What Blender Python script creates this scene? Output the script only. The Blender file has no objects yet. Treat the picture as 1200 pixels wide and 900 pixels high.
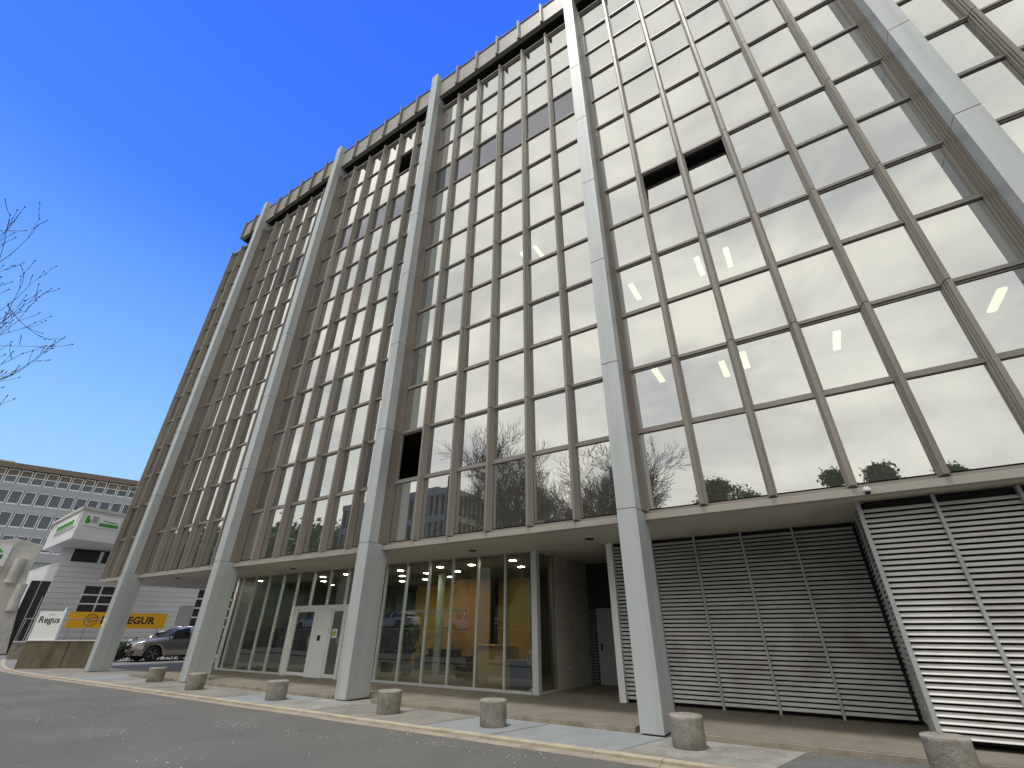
import bpy, math, random
import numpy as np
from mathutils import Vector, Matrix
rad = math.radians
SC = bpy.context.scene
COL = SC.collection
random.seed(7)
RNG = np.random.default_rng(7)

# ------------------------------------------------------------------ camera
CAM = np.array([3.2472, -9.183, 1.5211]); YAW, PITCH, ROLL, FPX = .5656, .5003, .0039, 530.5
_f = np.array([-math.sin(YAW)*math.cos(PITCH), math.cos(YAW)*math.cos(PITCH), math.sin(PITCH)])
_r = np.array([math.cos(YAW), math.sin(YAW), 0.]); _u = np.cross(_r, _f)
_r2 = _r*math.cos(ROLL)+_u*math.sin(ROLL); _u2 = -_r*math.sin(ROLL)+_u*math.cos(ROLL)
cd = bpy.data.cameras.new('camera'); cam = bpy.data.objects.new('camera', cd); COL.objects.link(cam)
cd.sensor_width = 36; cd.lens = FPX/1200*36; cd.clip_start = .05; cd.clip_end = 3000
M = Matrix([[_r2[i], _u2[i], -_f[i], CAM[i]] for i in range(3)]+[[0, 0, 0, 1]])
cam.matrix_world = M
SC.camera = cam
SC.render.resolution_x = 1024; SC.render.resolution_y = 768
SC.render.engine = 'CYCLES'
SC.cycles.max_bounces = 8; SC.cycles.transparent_max_bounces = 12; SC.cycles.sample_clamp_indirect = 6
SC.view_settings.view_transform = 'Standard'; SC.view_settings.look = 'None'
SC.view_settings.exposure = 0.0; SC.view_settings.gamma = 1

# ------------------------------------------------------------------ world and sun
W = bpy.data.worlds.new('World'); SC.world = W; W.use_nodes = True
nt = W.node_tree; nt.nodes.clear()
def N(nt, t, **k):
    n = nt.nodes.new(t)
    for a, b in k.items(): setattr(n, a, b)
    return n
out = N(nt, 'ShaderNodeOutputWorld'); bg = N(nt, 'ShaderNodeBackground'); bg.inputs[1].default_value = .1
sky = N(nt, 'ShaderNodeTexSky'); sky.sky_type = 'NISHITA'; sky.sun_disc = False
SUN_EL, SUN_AZ = rad(75), rad(186)          # the sun stands behind thin cloud over the street
sky.sun_elevation = SUN_EL; sky.sun_rotation = SUN_AZ; sky.air_density = 1.0; sky.dust_density = .3; sky.ozone_density = 3
tc = N(nt, 'ShaderNodeTexCoord'); sep = N(nt, 'ShaderNodeSeparateXYZ'); nt.links.new(tc.outputs['Generated'], sep.inputs[0])
rmp = N(nt, 'ShaderNodeValToRGB'); nt.links.new(sep.outputs[2], rmp.inputs[0])
e = rmp.color_ramp.elements
e[0].position = 0.0; e[0].color = (5.4, 8.6, 11.0, 1)
e[1].position = 1.0; e[1].color = (.25, 1.5, 11.0, 1)
for p, c in ((.15, (4.6, 7.9, 11.4)), (.40, (2.3, 5.3, 11.6)), (.65, (.62, 2.6, 11.4))):
    q = e.new(p); q.color = (*c, 1)
skymix = N(nt, 'ShaderNodeMixRGB'); skymix.inputs[0].default_value = .85
nt.links.new(sky.outputs[0], skymix.inputs[1]); nt.links.new(rmp.outputs[0], skymix.inputs[2])
# grey added to the unseen east sky, darkening column flanks and cutting blue light
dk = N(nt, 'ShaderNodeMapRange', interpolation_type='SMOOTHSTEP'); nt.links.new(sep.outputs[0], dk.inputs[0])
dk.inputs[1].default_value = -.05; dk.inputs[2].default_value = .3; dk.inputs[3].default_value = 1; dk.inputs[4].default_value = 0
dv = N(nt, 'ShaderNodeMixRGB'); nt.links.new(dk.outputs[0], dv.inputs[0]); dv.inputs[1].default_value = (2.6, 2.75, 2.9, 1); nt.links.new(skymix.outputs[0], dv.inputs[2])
# cloud deck over the half of the sky behind the street
mp = N(nt, 'ShaderNodeMapping'); mp.inputs['Scale'].default_value = (1.0, 1.0, 2.2); nt.links.new(tc.outputs['Generated'], mp.inputs[0])
nz = N(nt, 'ShaderNodeTexNoise'); nz.inputs['Scale'].default_value = 3.2; nz.inputs['Detail'].default_value = 7; nz.inputs['Roughness'].default_value = .55
nz.inputs['Distortion'].default_value = .35
nt.links.new(mp.outputs[0], nz.inputs[0])
cr = N(nt, 'ShaderNodeValToRGB'); nt.links.new(nz.outputs[0], cr.inputs[0])
ce = cr.color_ramp.elements
ce[0].position = .33; ce[0].color = (8.6, 8.8, 8.8, 1); ce[1].position = .66; ce[1].color = (14.6, 14.3, 13.1, 1)
q = ce.new(.5); q.color = (11.6, 11.6, 11.0, 1)
mr = N(nt, 'ShaderNodeMapRange', interpolation_type='SMOOTHSTEP'); ng = N(nt, 'ShaderNodeMath', operation='MULTIPLY'); ng.inputs[1].default_value = -1; nt.links.new(sep.outputs[1], ng.inputs[0])
xo = N(nt, 'ShaderNodeMath', operation='SUBTRACT'); xo.inputs[1].default_value = .7; nt.links.new(sep.outputs[0], xo.inputs[0])
mxx = N(nt, 'ShaderNodeMath', operation='MAXIMUM'); nt.links.new(ng.outputs[0], mxx.inputs[0]); nt.links.new(xo.outputs[0], mxx.inputs[1])
nt.links.new(mxx.outputs[0], mr.inputs[0])
mr.inputs[1].default_value = .13; mr.inputs[2].default_value = .27
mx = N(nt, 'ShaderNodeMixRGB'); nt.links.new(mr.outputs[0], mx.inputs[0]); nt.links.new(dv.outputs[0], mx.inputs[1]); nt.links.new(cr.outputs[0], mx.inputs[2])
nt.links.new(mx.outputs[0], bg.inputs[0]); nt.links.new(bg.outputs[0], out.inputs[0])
sl = bpy.data.lights.new('sun', 'SUN'); sl.energy = 2.4; sl.angle = rad(10); sl.color = (1, .965, .91)
so = bpy.data.objects.new('sun', sl); COL.objects.link(so)
sd = Vector((math.sin(SUN_AZ)*math.cos(SUN_EL), math.cos(SUN_AZ)*math.cos(SUN_EL), math.sin(SUN_EL)))
so.rotation_euler = sd.to_track_quat('Z', 'Y').to_euler()

# ------------------------------------------------------------------ materials
def mat(name, col, rough=.6, metal=0, var=.12, scale=3, stretch=(1, 1, 1), bump=0, bscale=40, dirt=None, dirt_scale=1.2, spec=.5, coord='Object', emit=None, fine=0, fscale=120):
    m = bpy.data.materials.new(name); m.use_nodes = True; t = m.node_tree; b = t.nodes['Principled BSDF']
    b.inputs['Roughness'].default_value = rough; b.inputs['Metallic'].default_value = metal; b.inputs['Specular IOR Level'].default_value = spec
    co = N(t, 'ShaderNodeTexCoord'); mp = N(t, 'ShaderNodeMapping'); mp.inputs['Scale'].default_value = stretch
    t.links.new(co.outputs[coord], mp.inputs[0])
    n = N(t, 'ShaderNodeTexNoise'); n.inputs['Scale'].default_value = scale; n.inputs['Detail'].default_value = 6; t.links.new(mp.outputs[0], n.inputs[0])
    r = N(t, 'ShaderNodeValToRGB'); t.links.new(n.outputs[0], r.inputs[0])
    r.color_ramp.elements[0].position = .3; r.color_ramp.elements[1].position = .7
    r.color_ramp.elements[0].color = tuple(max(0, c*(1-var)) for c in col)+(1,)
    r.color_ramp.elements[1].color = tuple(min(1, c*(1+var)) for c in col)+(1,)
    last = r.outputs[0]
    if fine:
        n3 = N(t, 'ShaderNodeTexNoise'); n3.inputs['Scale'].default_value = fscale; n3.inputs['Detail'].default_value = 2; t.links.new(co.outputs[coord], n3.inputs[0])
        mm = N(t, 'ShaderNodeMapRange'); t.links.new(n3.outputs[0], mm.inputs[0]); mm.inputs[1].default_value = .3; mm.inputs[2].default_value = .7
        mm.inputs[3].default_value = 1-fine; mm.inputs[4].default_value = 1+fine
        vm = N(t, 'ShaderNodeVectorMath', operation='SCALE'); t.links.new(last, vm.inputs[0]); t.links.new(mm.outputs[0], vm.inputs['Scale']); last = vm.outputs[0]
    if dirt:
        n2 = N(t, 'ShaderNodeTexNoise'); n2.inputs['Scale'].default_value = dirt_scale; n2.inputs['Detail'].default_value = 8; n2.inputs['Roughness'].default_value = .65
        t.links.new(mp.outputs[0], n2.inputs[0])
        r2 = N(t, 'ShaderNodeValToRGB'); t.links.new(n2.outputs[0], r2.inputs[0]); r2.color_ramp.elements[0].position = .48; r2.color_ramp.elements[1].position = .68
        x = N(t, 'ShaderNodeMixRGB'); t.links.new(r2.outputs[0], x.inputs[0]); t.links.new(last, x.inputs[1]); x.inputs[2].default_value = (*dirt, 1); last = x.outputs[0]
    t.links.new(last, b.inputs['Base Color'])
    if bump:
        n4 = N(t, 'ShaderNodeTexNoise'); n4.inputs['Scale'].default_value = bscale; n4.inputs['Detail'].default_value = 4; t.links.new(co.outputs[coord], n4.inputs[0])
        bp = N(t, 'ShaderNodeBump'); bp.inputs['Strength'].default_value = bump; bp.inputs['Distance'].default_value = .02
        t.links.new(n4.outputs[0], bp.inputs['Height']); t.links.new(bp.outputs[0], b.inputs['Normal'])
    if emit:
        b.inputs['Emission Color'].default_value = (*emit[0], 1); b.inputs['Emission Strength'].default_value = emit[1]
    return m
def glass(name, refl, tint, trans, tcol=(.7, .8, .75), base=(.03, .03, .03), wav=.02, fres=False, rough=.0):
    m = bpy.data.materials.new(name); m.use_nodes = True; t = m.node_tree; t.nodes.clear()
    o = N(t, 'ShaderNodeOutputMaterial'); g = N(t, 'ShaderNodeBsdfGlossy'); g.inputs[0].default_value = (*tint, 1); g.inputs['Roughness'].default_value = rough
    co = N(t, 'ShaderNodeTexCoord'); n = N(t, 'ShaderNodeTexNoise'); n.inputs['Scale'].default_value = .9; n.inputs['Detail'].default_value = 2
    t.links.new(co.outputs['Object'], n.inputs[0]); bp = N(t, 'ShaderNodeBump'); bp.inputs['Strength'].default_value = wav; bp.inputs['Distance'].default_value = .05
    t.links.new(n.outputs[0], bp.inputs['Height']); t.links.new(bp.outputs[0], g.inputs['Normal'])
    tr = N(t, 'ShaderNodeBsdfTransparent'); tr.inputs[0].default_value = (*tcol, 1)
    df = N(t, 'ShaderNodeBsdfDiffuse'); df.inputs[0].default_value = (*base, 1)
    a = N(t, 'ShaderNodeMixShader'); a.inputs[0].default_value = trans; t.links.new(df.outputs[0], a.inputs[1]); t.links.new(tr.outputs[0], a.inputs[2])
    b = N(t, 'ShaderNodeMixShader'); t.links.new(a.outputs[0], b.inputs[1]); t.links.new(g.outputs[0], b.inputs[2])
    lw = N(t, 'ShaderNodeLayerWeight'); lw.inputs[0].default_value = .5
    pw = N(t, 'ShaderNodeMath', operation='POWER'); t.links.new(lw.outputs['Facing'], pw.inputs[0]); pw.inputs[1].default_value = 4
    mm = N(t, 'ShaderNodeMapRange'); t.links.new(pw.outputs[0], mm.inputs[0]); mm.inputs[3].default_value = refl; mm.inputs[4].default_value = 1
    t.links.new(mm.outputs[0], b.inputs[0]); t.links.new(b.outputs[0], o.inputs[0])
    return m
def emis(name, col, s):
    m = bpy.data.materials.new(name); m.use_nodes = True; t = m.node_tree; t.nodes.clear()
    o = N(t, 'ShaderNodeOutputMaterial'); e = N(t, 'ShaderNodeEmission'); e.inputs[0].default_value = (*col, 1); e.inputs[1].default_value = s
    t.links.new(e.outputs[0], o.inputs[0]); return m

m_col = mat('grey_metal_cladding', (.49, .52, .53), .5, .2, .07, .7, (2.5, 2.5, .14), dirt=(.40, .425, .42), dirt_scale=.9, bump=.02, bscale=3)
m_fin = mat('bronze_fin_metal', (.25, .226, .19), .42, .0, .14, 1.2, (2, 2, .12), dirt=(.19, .17, .14), dirt_scale=1.5)
m_rail = mat('bronze_rail_metal', (.235, .215, .195), .45, 0, .12, 1.5, (.4, 1, 1))
m_rib = mat('bronze_flank_metal', (.21, .185, .155), .42, 0, .15, 1.5, (2, 2, .1))
m_fascia = mat('beige_fascia_metal', (.38, .35, .31), .5, 0, .08, 1.2, (.3, 1, 1), dirt=(.30, .27, .24))
m_soffit = mat('soffit_panel', (.52, .51, .44), .6, 0, .06, .6, dirt=(.44, .43, .37), dirt_scale=.5)
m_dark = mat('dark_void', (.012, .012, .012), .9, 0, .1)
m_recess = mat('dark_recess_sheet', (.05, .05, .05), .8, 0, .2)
m_cap = mat('parapet_panel', (.33, .32, .29), .5, 0, .12, 1.5, (.5, 1, .4), dirt=(.24, .22, .19))
m_glS = glass('spandrel_glass', .52, (.98, .98, .95), 0., base=(.10, .10, .09), wav=.012)
m_glW = glass('mirror_window_glass', .50, (1., 1., .99), .75, (.55, .6, .5), wav=.014)
m_glD = glass('uncoated_window_glass', .16, (.9, .9, 1.), .35, (.3, .3, .34), base=(.075, .075, .08))
m_clear = glass('lobby_glass', .12, (.95, 1., .97), .95, (.67, .69, .64), base=(.02, .03, .025), wav=.03)
m_alu = mat('pale_aluminium', (.62, .64, .64), .35, .1, .05, 2)
m_white = mat('white_door_paint', (.84, .86, .87), .4, 0, .04, 2)
m_louv = mat('grey_louvre_slat', (.60, .59, .57), .45, 0, .08, 1.5, (1, 1, 1), dirt=(.42, .40, .38))
m_post = mat('grey_louvre_post', (.40, .41, .41), .4, 0, .06, 2)
m_conc = mat('weathered_concrete', (.27, .25, .215), .9, 0, .25, 5, bump=.5, bscale=45, dirt=(.13, .12, .095), dirt_scale=3, fine=.25, fscale=70)
m_wallc = mat('stained_wall_concrete', (.15, .125, .08), .9, 0, .25, 2.2, (1, 1, .35), bump=.3, bscale=25, dirt=(.085, .07, .04), dirt_scale=1.4)
m_plinth = mat('plinth_paving', (.20, .175, .14), .9, 0, .15, 1.4, bump=.2, bscale=60, dirt=(.16, .14, .11), dirt_scale=1.3, fine=.15)
m_plinthf = mat('plinth_edge_stone', (.30, .26, .20), .9, 0, .2, 3, bump=.3, bscale=50, dirt=(.16, .14, .08), dirt_scale=2, fine=.2)
m_asph = mat('worn_asphalt', (.128, .125, .114), .88, 0, .10, .5, bump=.35, bscale=120, dirt=(.105, .102, .094), dirt_scale=.35, fine=.16, fscale=90)
m_asph2 = mat('pale_asphalt', (.20, .20, .19), .9, 0, .12, .3, bump=.2, bscale=80, fine=.2)
m_kerb = mat('cream_kerb_stone', (.42, .37, .27), .85, 0, .16, 3, bump=.3, bscale=60, dirt=(.32, .27, .19), dirt_scale=2.5, fine=.15)
m_gutter = mat('gutter_stone', (.33, .28, .225), .85, 0, .2, 4, bump=.3, bscale=60, dirt=(.2, .17, .13), dirt_scale=2)
m_pave = mat('grey_paving_slab', (.23, .215, .185), .88, 0, .22, .9, bump=.3, bscale=70, dirt=(.17, .16, .14), dirt_scale=1.6, fine=.25, fscale=60)
m_slabB = mat('blue_grey_slab', (.25, .27, .275), .75, 0, .12, 1.5, bump=.2, bscale=60, dirt=(.22, .235, .235), fine=.15)
m_slabD = mat('dark_grooved_slab', (.19, .19, .18), .8, 0, .15, 2, bump=.3, bscale=60, fine=.2)
m_ground = mat('bare_ground', (.13, .14, .08), .95, 0, .3, .2)
m_grass = mat('hillside_grass', (.03, .045, .016), .95, 0, .35, .15)
m_yel = mat('yellow_lobby_wall', (.50, .30, .06), .7, 0, .15, .5)
m_orn = mat('brown_lobby_wood', (.36, .18, .06), .6, 0, .2, 1, (1, 1, .2))
m_wood = mat('pale_desk_wood', (.55, .38, .16), .5, 0, .12, 2, (.3, 1, 3))
m_floor = mat('lobby_floor', (.09, .085, .075), .35, 0, .1, 1)
m_lwall = mat('lobby_grey_wall', (.23, .22, .18), .8, 0, .1, 1)
m_green = mat('leaf_green', (.06, .10, .035), .7, 0, .4, 3)
m_hedge = mat('dark_shrub_leaf', (.035, .06, .02), .7, 0, .45, 5)
m_ever = mat('evergreen_leaf', (.11, .18, .075), .75, 0, .35, 1)
m_bark = mat('grey_bark', (.10, .085, .065), .9, 0, .25, 4)
m_twig = mat('brown_twig', (.085, .065, .045), .85, 0, .25, 6)
m_bud = mat('red_brown_bud', (.10, .05, .035), .7)
m_blue = mat('blue_plastic', (.02, .07, .30), .4)
m_black = mat('black_rubber', (.02, .02, .02), .7)
m_cloth = mat('dark_cloth', (.018, .018, .022), .85)
m_skin = mat('skin', (.42, .26, .19), .6)
m_silver = mat('silver_car_paint', (.36, .345, .32), .22, .55, .03, 1)
m_wpaint = mat('white_car_paint', (.75, .76, .76), .22, 0, .02, 1)
m_tint = mat('dark_car_glass', (.012, .014, .016), .06, 0, 0)
m_chrome = mat('chrome_trim', (.6, .6, .6), .2, .9, .02)
m_lens = mat('headlamp_lens', (.55, .58, .6), .1, .3, .1, 8)
m_rim = mat('alloy_rim', (.35, .35, .36), .3, .8, .05)
m_signw = mat('white_sign_board', (.82, .83, .82), .5, 0, .03, 1)
m_signy = mat('amber_banner', (.80, .42, .01), .55, 0, .05, 1.5)
m_signb = mat('black_lettering', (.03, .02, .015), .6)
m_signg = mat('green_lettering', (.05, .30, .04), .6)
m_label = mat('pale_yellow_sticker', (.72, .70, .42), .6)
m_ribw = mat('pale_ribbed_wall', (.72, .73, .74), .7, 0, .08, .6, (.2, .2, 3), dirt=(.64, .65, .66), dirt_scale=.8)
m_ribw2 = mat('grey_slatted_wall', (.36, .385, .41), .7, 0, .12, .4, (.1, .1, 6))
m_concl = mat('pale_cast_concrete', (.60, .58, .54), .85, 0, .14, .6, bump=.15, bscale=8, dirt=(.36, .35, .32), dirt_scale=.5)
m_frame = mat('white_window_frame', (.75, .76, .77), .5)
m_win = glass('far_window_glass', .05, (.85, .95, 1.), 0., base=(.05, .065, .095), wav=.03)
m_winb = mat('dark_far_window', (.02, .018, .018), .45, 0, .3)
m_stone = mat('rough_stone', (.27, .25, .21), .95, 0, .35, 4, bump=.6, bscale=12, dirt=(.14, .13, .1), dirt_scale=3)
m_tan = mat('tan_stone_wall', (.36, .29, .22), .95, 0, .3, 2, bump=.5, bscale=10, dirt=(.22, .18, .14), dirt_scale=1.5)
m_petal = mat('pale_petal', (.85, .82, .78), .6, 0, .05)
m_shade = mat('brown_roof_edge', (.16, .13, .10), .7, 0, .2)
m_lamp = emis('lobby_lamp_glow', (1, .90, .72), 160)
m_tube = emis('office_tube_glow', (1, .95, .72), 9)

# ------------------------------------------------------------------ mesh helpers
class MB:
    def __init__(s): s.v = []; s.f = []; s.m = []; s.sm = []
    def add(s, vs, fs, mi=0, smooth=False):
        o = len(s.v); s.v += [tuple(map(float, p)) for p in vs]
        for f in fs: s.f.append(tuple(o+i for i in f)); s.m.append(mi); s.sm.append(smooth)
    def box(s, x0, x1, y0, y1, z0, z1, mi=0):
        vs = [(x, y, z) for z in (z0, z1) for y in (y0, y1) for x in (x0, x1)]
        s.add(vs, [(0, 2, 3, 1), (4, 5, 7, 6), (0, 1, 5, 4), (2, 6, 7, 3), (0, 4, 6, 2), (1, 3, 7, 5)], mi)
    def prism(s, pts, z0, z1, mi=0):
        n = len(pts); vs = [(*p, z0) for p in pts]+[(*p, z1) for p in pts]
        s.add(vs, [tuple(range(n))[::-1], tuple(range(n, 2*n))]+[(i, (i+1) % n, n+(i+1) % n, n+i) for i in range(n)], mi)
    def tube(s, a, b, r0, r1=None, n=6, mi=0, cap=True):
        r1 = r0 if r1 is None else r1; a = Vector(a); b = Vector(b); d = (b-a)
        if d.length < 1e-6: return
        d.normalize(); u = d.orthogonal().normalized(); w = d.cross(u)
        vs = []
        for c, r in ((a, r0), (b, r1)):
            for i in range(n):
                t = 2*math.pi*i/n; vs.append(tuple(c+(u*math.cos(t)+w*math.sin(t))*r))
        fs = [(i, (i+1) % n, n+(i+1) % n, n+i) for i in range(n)]
        s.add(vs, fs, mi, True)
        if cap and n > 3:
            o = len(s.v)-2*n
            s.f.append(tuple(o+i for i in range(n))[::-1]); s.m.append(mi); s.sm.append(False)
            s.f.append(tuple(o+n+i for i in range(n))); s.m.append(mi); s.sm.append(False)
    def lathe(s, prof, c=(0, 0, 0), n=24, mi=0, axis='z', ang=0):
        vs = []
        for r, h in prof:
            for i in range(n):
                t = 2*math.pi*i/n
                p = (r*math.cos(t), r*math.sin(t), h)
                if axis == 'y': p = (p[0], p[2], p[1])
                if axis == 'x': p = (p[2], p[0], p[1])
                vs.append((p[0]+c[0], p[1]+c[1], p[2]+c[2]))
        k = len(prof)
        fs = [(j*n+i, j*n+(i+1) % n, (j+1)*n+(i+1) % n, (j+1)*n+i) for j in range(k-1) for i in range(n)]
        s.add(vs, fs, mi, True)
    def build(s, name, mats, parent=None, loc=None, rz=0, bevel=0, kind=None):
        me = bpy.data.meshes.new(name); me.from_pydata(s.v, [], s.f)
        for m in (mats if isinstance(mats, (list, tuple)) else [mats]): me.materials.append(m)
        me.polygons.foreach_set('material_index', s.m); me.polygons.foreach_set('use_smooth', s.sm); me.update()
        o = bpy.data.objects.new(name, me); COL.objects.link(o)
        if parent: o.parent = parent
        if loc is not None: o.location = loc
        o.rotation_euler.z = rz
        if bevel:
            b = o.modifiers.new('bevel', 'BEVEL'); b.width = bevel; b.segments = 2; b.limit_method = 'ANGLE'
        if kind: o['kind'] = kind
        return o
def bx(name, mats, parent, *a, **k):
    m = MB(); m.box(*a); return m.build(name, mats, parent, **k)
def tag(o, label=None, cat=None, group=None, kind=None):
    if label: o['label'] = label
    if cat: o['category'] = cat
    if group: o['group'] = group
    if kind: o['kind'] = kind
    return o
def empty(name, loc=(0, 0, 0), rz=0, label=None, cat=None, group=None):
    o = bpy.data.objects.new(name, None); COL.objects.link(o); o.location = loc; o.rotation_euler.z = rz; o.empty_display_size = .2
    return tag(o, label, cat, group)
def copy_tree(o, parent=None):
    c = o.copy(); COL.objects.link(c); c.parent = parent
    for ch in [x for x in COL.objects if x.parent == o]: copy_tree(ch, c)
    return c
def text_mesh(name, body, size, m, parent, mw, extrude=.004, shear=0, bold=0, spacing=1):
    cu = bpy.data.curves.new(name, 'FONT'); cu.body = body; cu.size = size; cu.extrude = extrude; cu.align_x = 'CENTER'; cu.align_y = 'CENTER'; cu.shear = shear
    cu.offset = bold; cu.space_character = spacing; cu.resolution_u = 3
    t = bpy.data.objects.new(name+'_tmp', cu); COL.objects.link(t)
    bpy.context.view_layer.update()
    me = bpy.data.meshes.new_from_object(t.evaluated_get(bpy.context.evaluated_depsgraph_get()))
    bpy.data.objects.remove(t); bpy.data.curves.remove(cu)
    me.materials.clear(); me.materials.append(m)
    o = bpy.data.objects.new(name, me); COL.objects.link(o); o.parent = parent
    o.matrix_local = mw
    return o
def proj(p):
    v = np.array(p)-CAM; w = v@_f
    if w < .1: return None
    return 600+FPX*(v@_r2)/w, 450-FPX*(v@_u2)/w
def area(x0, x1, z0, z1, y=.75):
    P = [proj((x, y, z)) for x, z in ((x0, z0), (x1, z0), (x1, z1), (x0, z1))]
    if None in P: return 0
    c = (sum(p[0] for p in P)/4, sum(p[1] for p in P)/4)
    if not (-60 < c[0] < 1260 and -60 < c[1] < 960): return 0
    return abs(sum(P[i][0]*P[(i+1) % 4][1]-P[(i+1) % 4][0]*P[i][1] for i in range(4)))/2
def leaf_cloud(centers, radii, n, size, squash=.8, seed=0, shell=.55):
    """many small leaf quads spread through blobs; returns verts, faces"""
    g = np.random.default_rng(seed); V = []; k = len(centers)
    idx = g.integers(0, k, n); C = np.array(centers)[idx]; R = np.array(radii)[idx][:, None]
    d = g.normal(size=(n, 3)); d /= np.linalg.norm(d, axis=1)[:, None]
    rr = (shell+(1-shell)*g.random((n, 1)))*(1+.18*g.normal(size=(n, 1)))
    P = C+d*R*rr*np.array([1, 1, squash])
    a = g.normal(size=(n, 3)); a /= np.linalg.norm(a, axis=1)[:, None]
    b = np.cross(a, g.normal(size=(n, 3))); b /= np.linalg.norm(b, axis=1)[:, None]
    s = size*(.6+.8*g.random((n, 1)))
    vs = np.stack([P-a*s, P+b*s*.55, P+a*s, P-b*s*.55], 1).reshape(-1, 3)
    return vs, [(4*i, 4*i+1, 4*i+2, 4*i+3) for i in range(n)]

# ------------------------------------------------------------------ ground, road, pavement
GZ, RZ = -.062, -.05
m = MB(); m.add([(-900, -13.5, GZ), (500, -13.5, GZ), (500, 900, GZ), (-900, 900, GZ)], [(0, 1, 2, 3)]); m.build('ground', m_ground, kind='structure')
m = MB(); m.add([(-300, -13.4, RZ), (60, -13.4, RZ), (60, -1.0, RZ), (-300, -1.0, RZ)], [(0, 1, 2, 3)]); m.build('road', m_asph, kind='structure')
KL = [(30, -1.5), (-25.4, -1.5), (-28, -1.28), (-31, -.72), (-34.6, .1), (-38.8, 1.22), (-44, 3.1), (-54, 7.0), (-70, 14)]
# side road west of the kerb line
m = MB(); m.add([(-300, -.999, RZ+.002), (-27, -.999, RZ+.002), (-31, 0, RZ+.002), (-60, 12, RZ+.002), (-70, 60, RZ+.002), (-300, 60, RZ+.002)], [(0, 1, 2, 3, 4, 5)]); m.build('side_road', m_asph2, kind='structure')
def offs(L, d):
    o = []
    for i, p in enumerate(L):
        a = Vector(L[max(0, i-1)]); b = Vector(L[min(len(L)-1, i+1)]); t = (b-a).normalized(); nrm = Vector((t.y, -t.x)); o.append(tuple(Vector(p)+nrm*d))
    return o
KI = offs(KL, .15); KG = offs(KL, -.2)
def strip(A, B, z0, z1, zb, name, mt, seg=1.0):
    m = MB()
    for i in range(len(A)-1):
        L = (Vector(A[i+1])-Vector(A[i])).length; n = max(1, int(L/seg))
        for k in range(n):
            t0 = k/n+.004/L*1.0; t1 = (k+1)/n-.004/L
            P = [Vector(A[i]).lerp(Vector(A[i+1]), t) for t in (t0, t1)]; Q = [Vector(B[i]).lerp(Vector(B[i+1]), t) for t in (t0, t1)]
            dz = random.uniform(-.003, .003)
            vs = [(*P[0], zb), (*P[1], zb), (*Q[1], zb), (*Q[0], zb), (*P[0], z0+dz), (*P[1], z0+dz), (*Q[1], z1+dz), (*Q[0], z1+dz)]
            m.add(vs, [(0, 1, 5, 4), (1, 2, 6, 5), (2, 3, 7, 6), (3, 0, 4, 7), (4, 5, 6, 7)])
    return m.build(name, mt, kind='structure')
strip(KL, KI, -.004, .004, -.2, 'kerb', m_kerb)
strip(KG, KL, RZ+.006, RZ+.012, -.2, 'gutter', m_gutter)
m = MB(); pts = KI[::-1]+[(30, 40), (-70, 40)]
m.add([(*p, -.004) for p in pts], [tuple(range(len(pts)))]); m.build('pavement', m_pave, kind='structure')
# loose slabs laid along the kerb
x = -24.0; slabs = []
S1, S2, S3 = MB(), MB(), MB()
while x < 12:
    wd = random.choice((1.1, 1.6, 2.0, 2.2))
    t = random.random()
    sk = .35
    blue = (-21.5 < x < -19.6) or (-12.8 < x < -9.0) or (-4.9 < x < -1.9) or (-23.5 < x < -22)
    dark = x > 1.6
    T = S2 if blue else (S3 if dark else S1); tone = 0 if (blue or dark) else random.choice((0, 1, 2))
    d = random.uniform(-.002, .003)
    y1 = .085 if x > -19.4 else .6
    vs = [(x+.02, -1.345, .004+d), (x+wd-.02, -1.345, .004+d), (x+wd-.02+sk, y1, .006+d), (x+.02+sk, y1, .006+d)]
    vs2 = [(a, b, -.05) for a, b, c in vs]
    T.add(vs+vs2, [(0, 1, 2, 3), (0, 4, 5, 1), (1, 5, 6, 2), (2, 6, 7, 3), (3, 7, 4, 0)], tone)
    x += wd
S1.build('paving_slabs', [m_pave, mat('brown_paving_slab', (.19, .17, .14), .9, 0, .22, 1.2, bump=.4, bscale=60, dirt=(.12, .11, .09), dirt_scale=2, fine=.3, fscale=50), mat('pale_paving_slab', (.27, .26, .235), .88, 0, .2, 1.2, bump=.3, bscale=60, dirt=(.18, .17, .15), dirt_scale=2, fine=.25, fscale=50)], kind='structure')
_t = m_slabD.node_tree; _c = N(_t, 'ShaderNodeTexCoord'); _w = N(_t, 'ShaderNodeTexWave'); _w.inputs['Scale'].default_value = 9; _w.inputs['Distortion'].default_value = .6; _w.bands_direction = 'X'
_t.links.new(_c.outputs['Object'], _w.inputs[0]); _b = N(_t, 'ShaderNodeBump'); _b.inputs['Strength'].default_value = 1; _b.inputs['Distance'].default_value = .02; _t.links.new(_w.outputs[1], _b.inputs['Height'])
_t.links.new(_b.outputs[0], _t.nodes['Principled BSDF'].inputs['Normal']); S2.build('blue_grey_paving_slabs', m_slabB, kind='structure'); S3.build('grooved_paving_slabs', m_slabD, kind='structure')
m = MB(); m.add([(-24, -1.345, -.001), (12, -1.345, -.001), (12, .09, -.001), (-24, .09, -.001)], [(0, 1, 2, 3)]); m.build('paving_joint_sand', m_ground, kind='structure')
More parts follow.
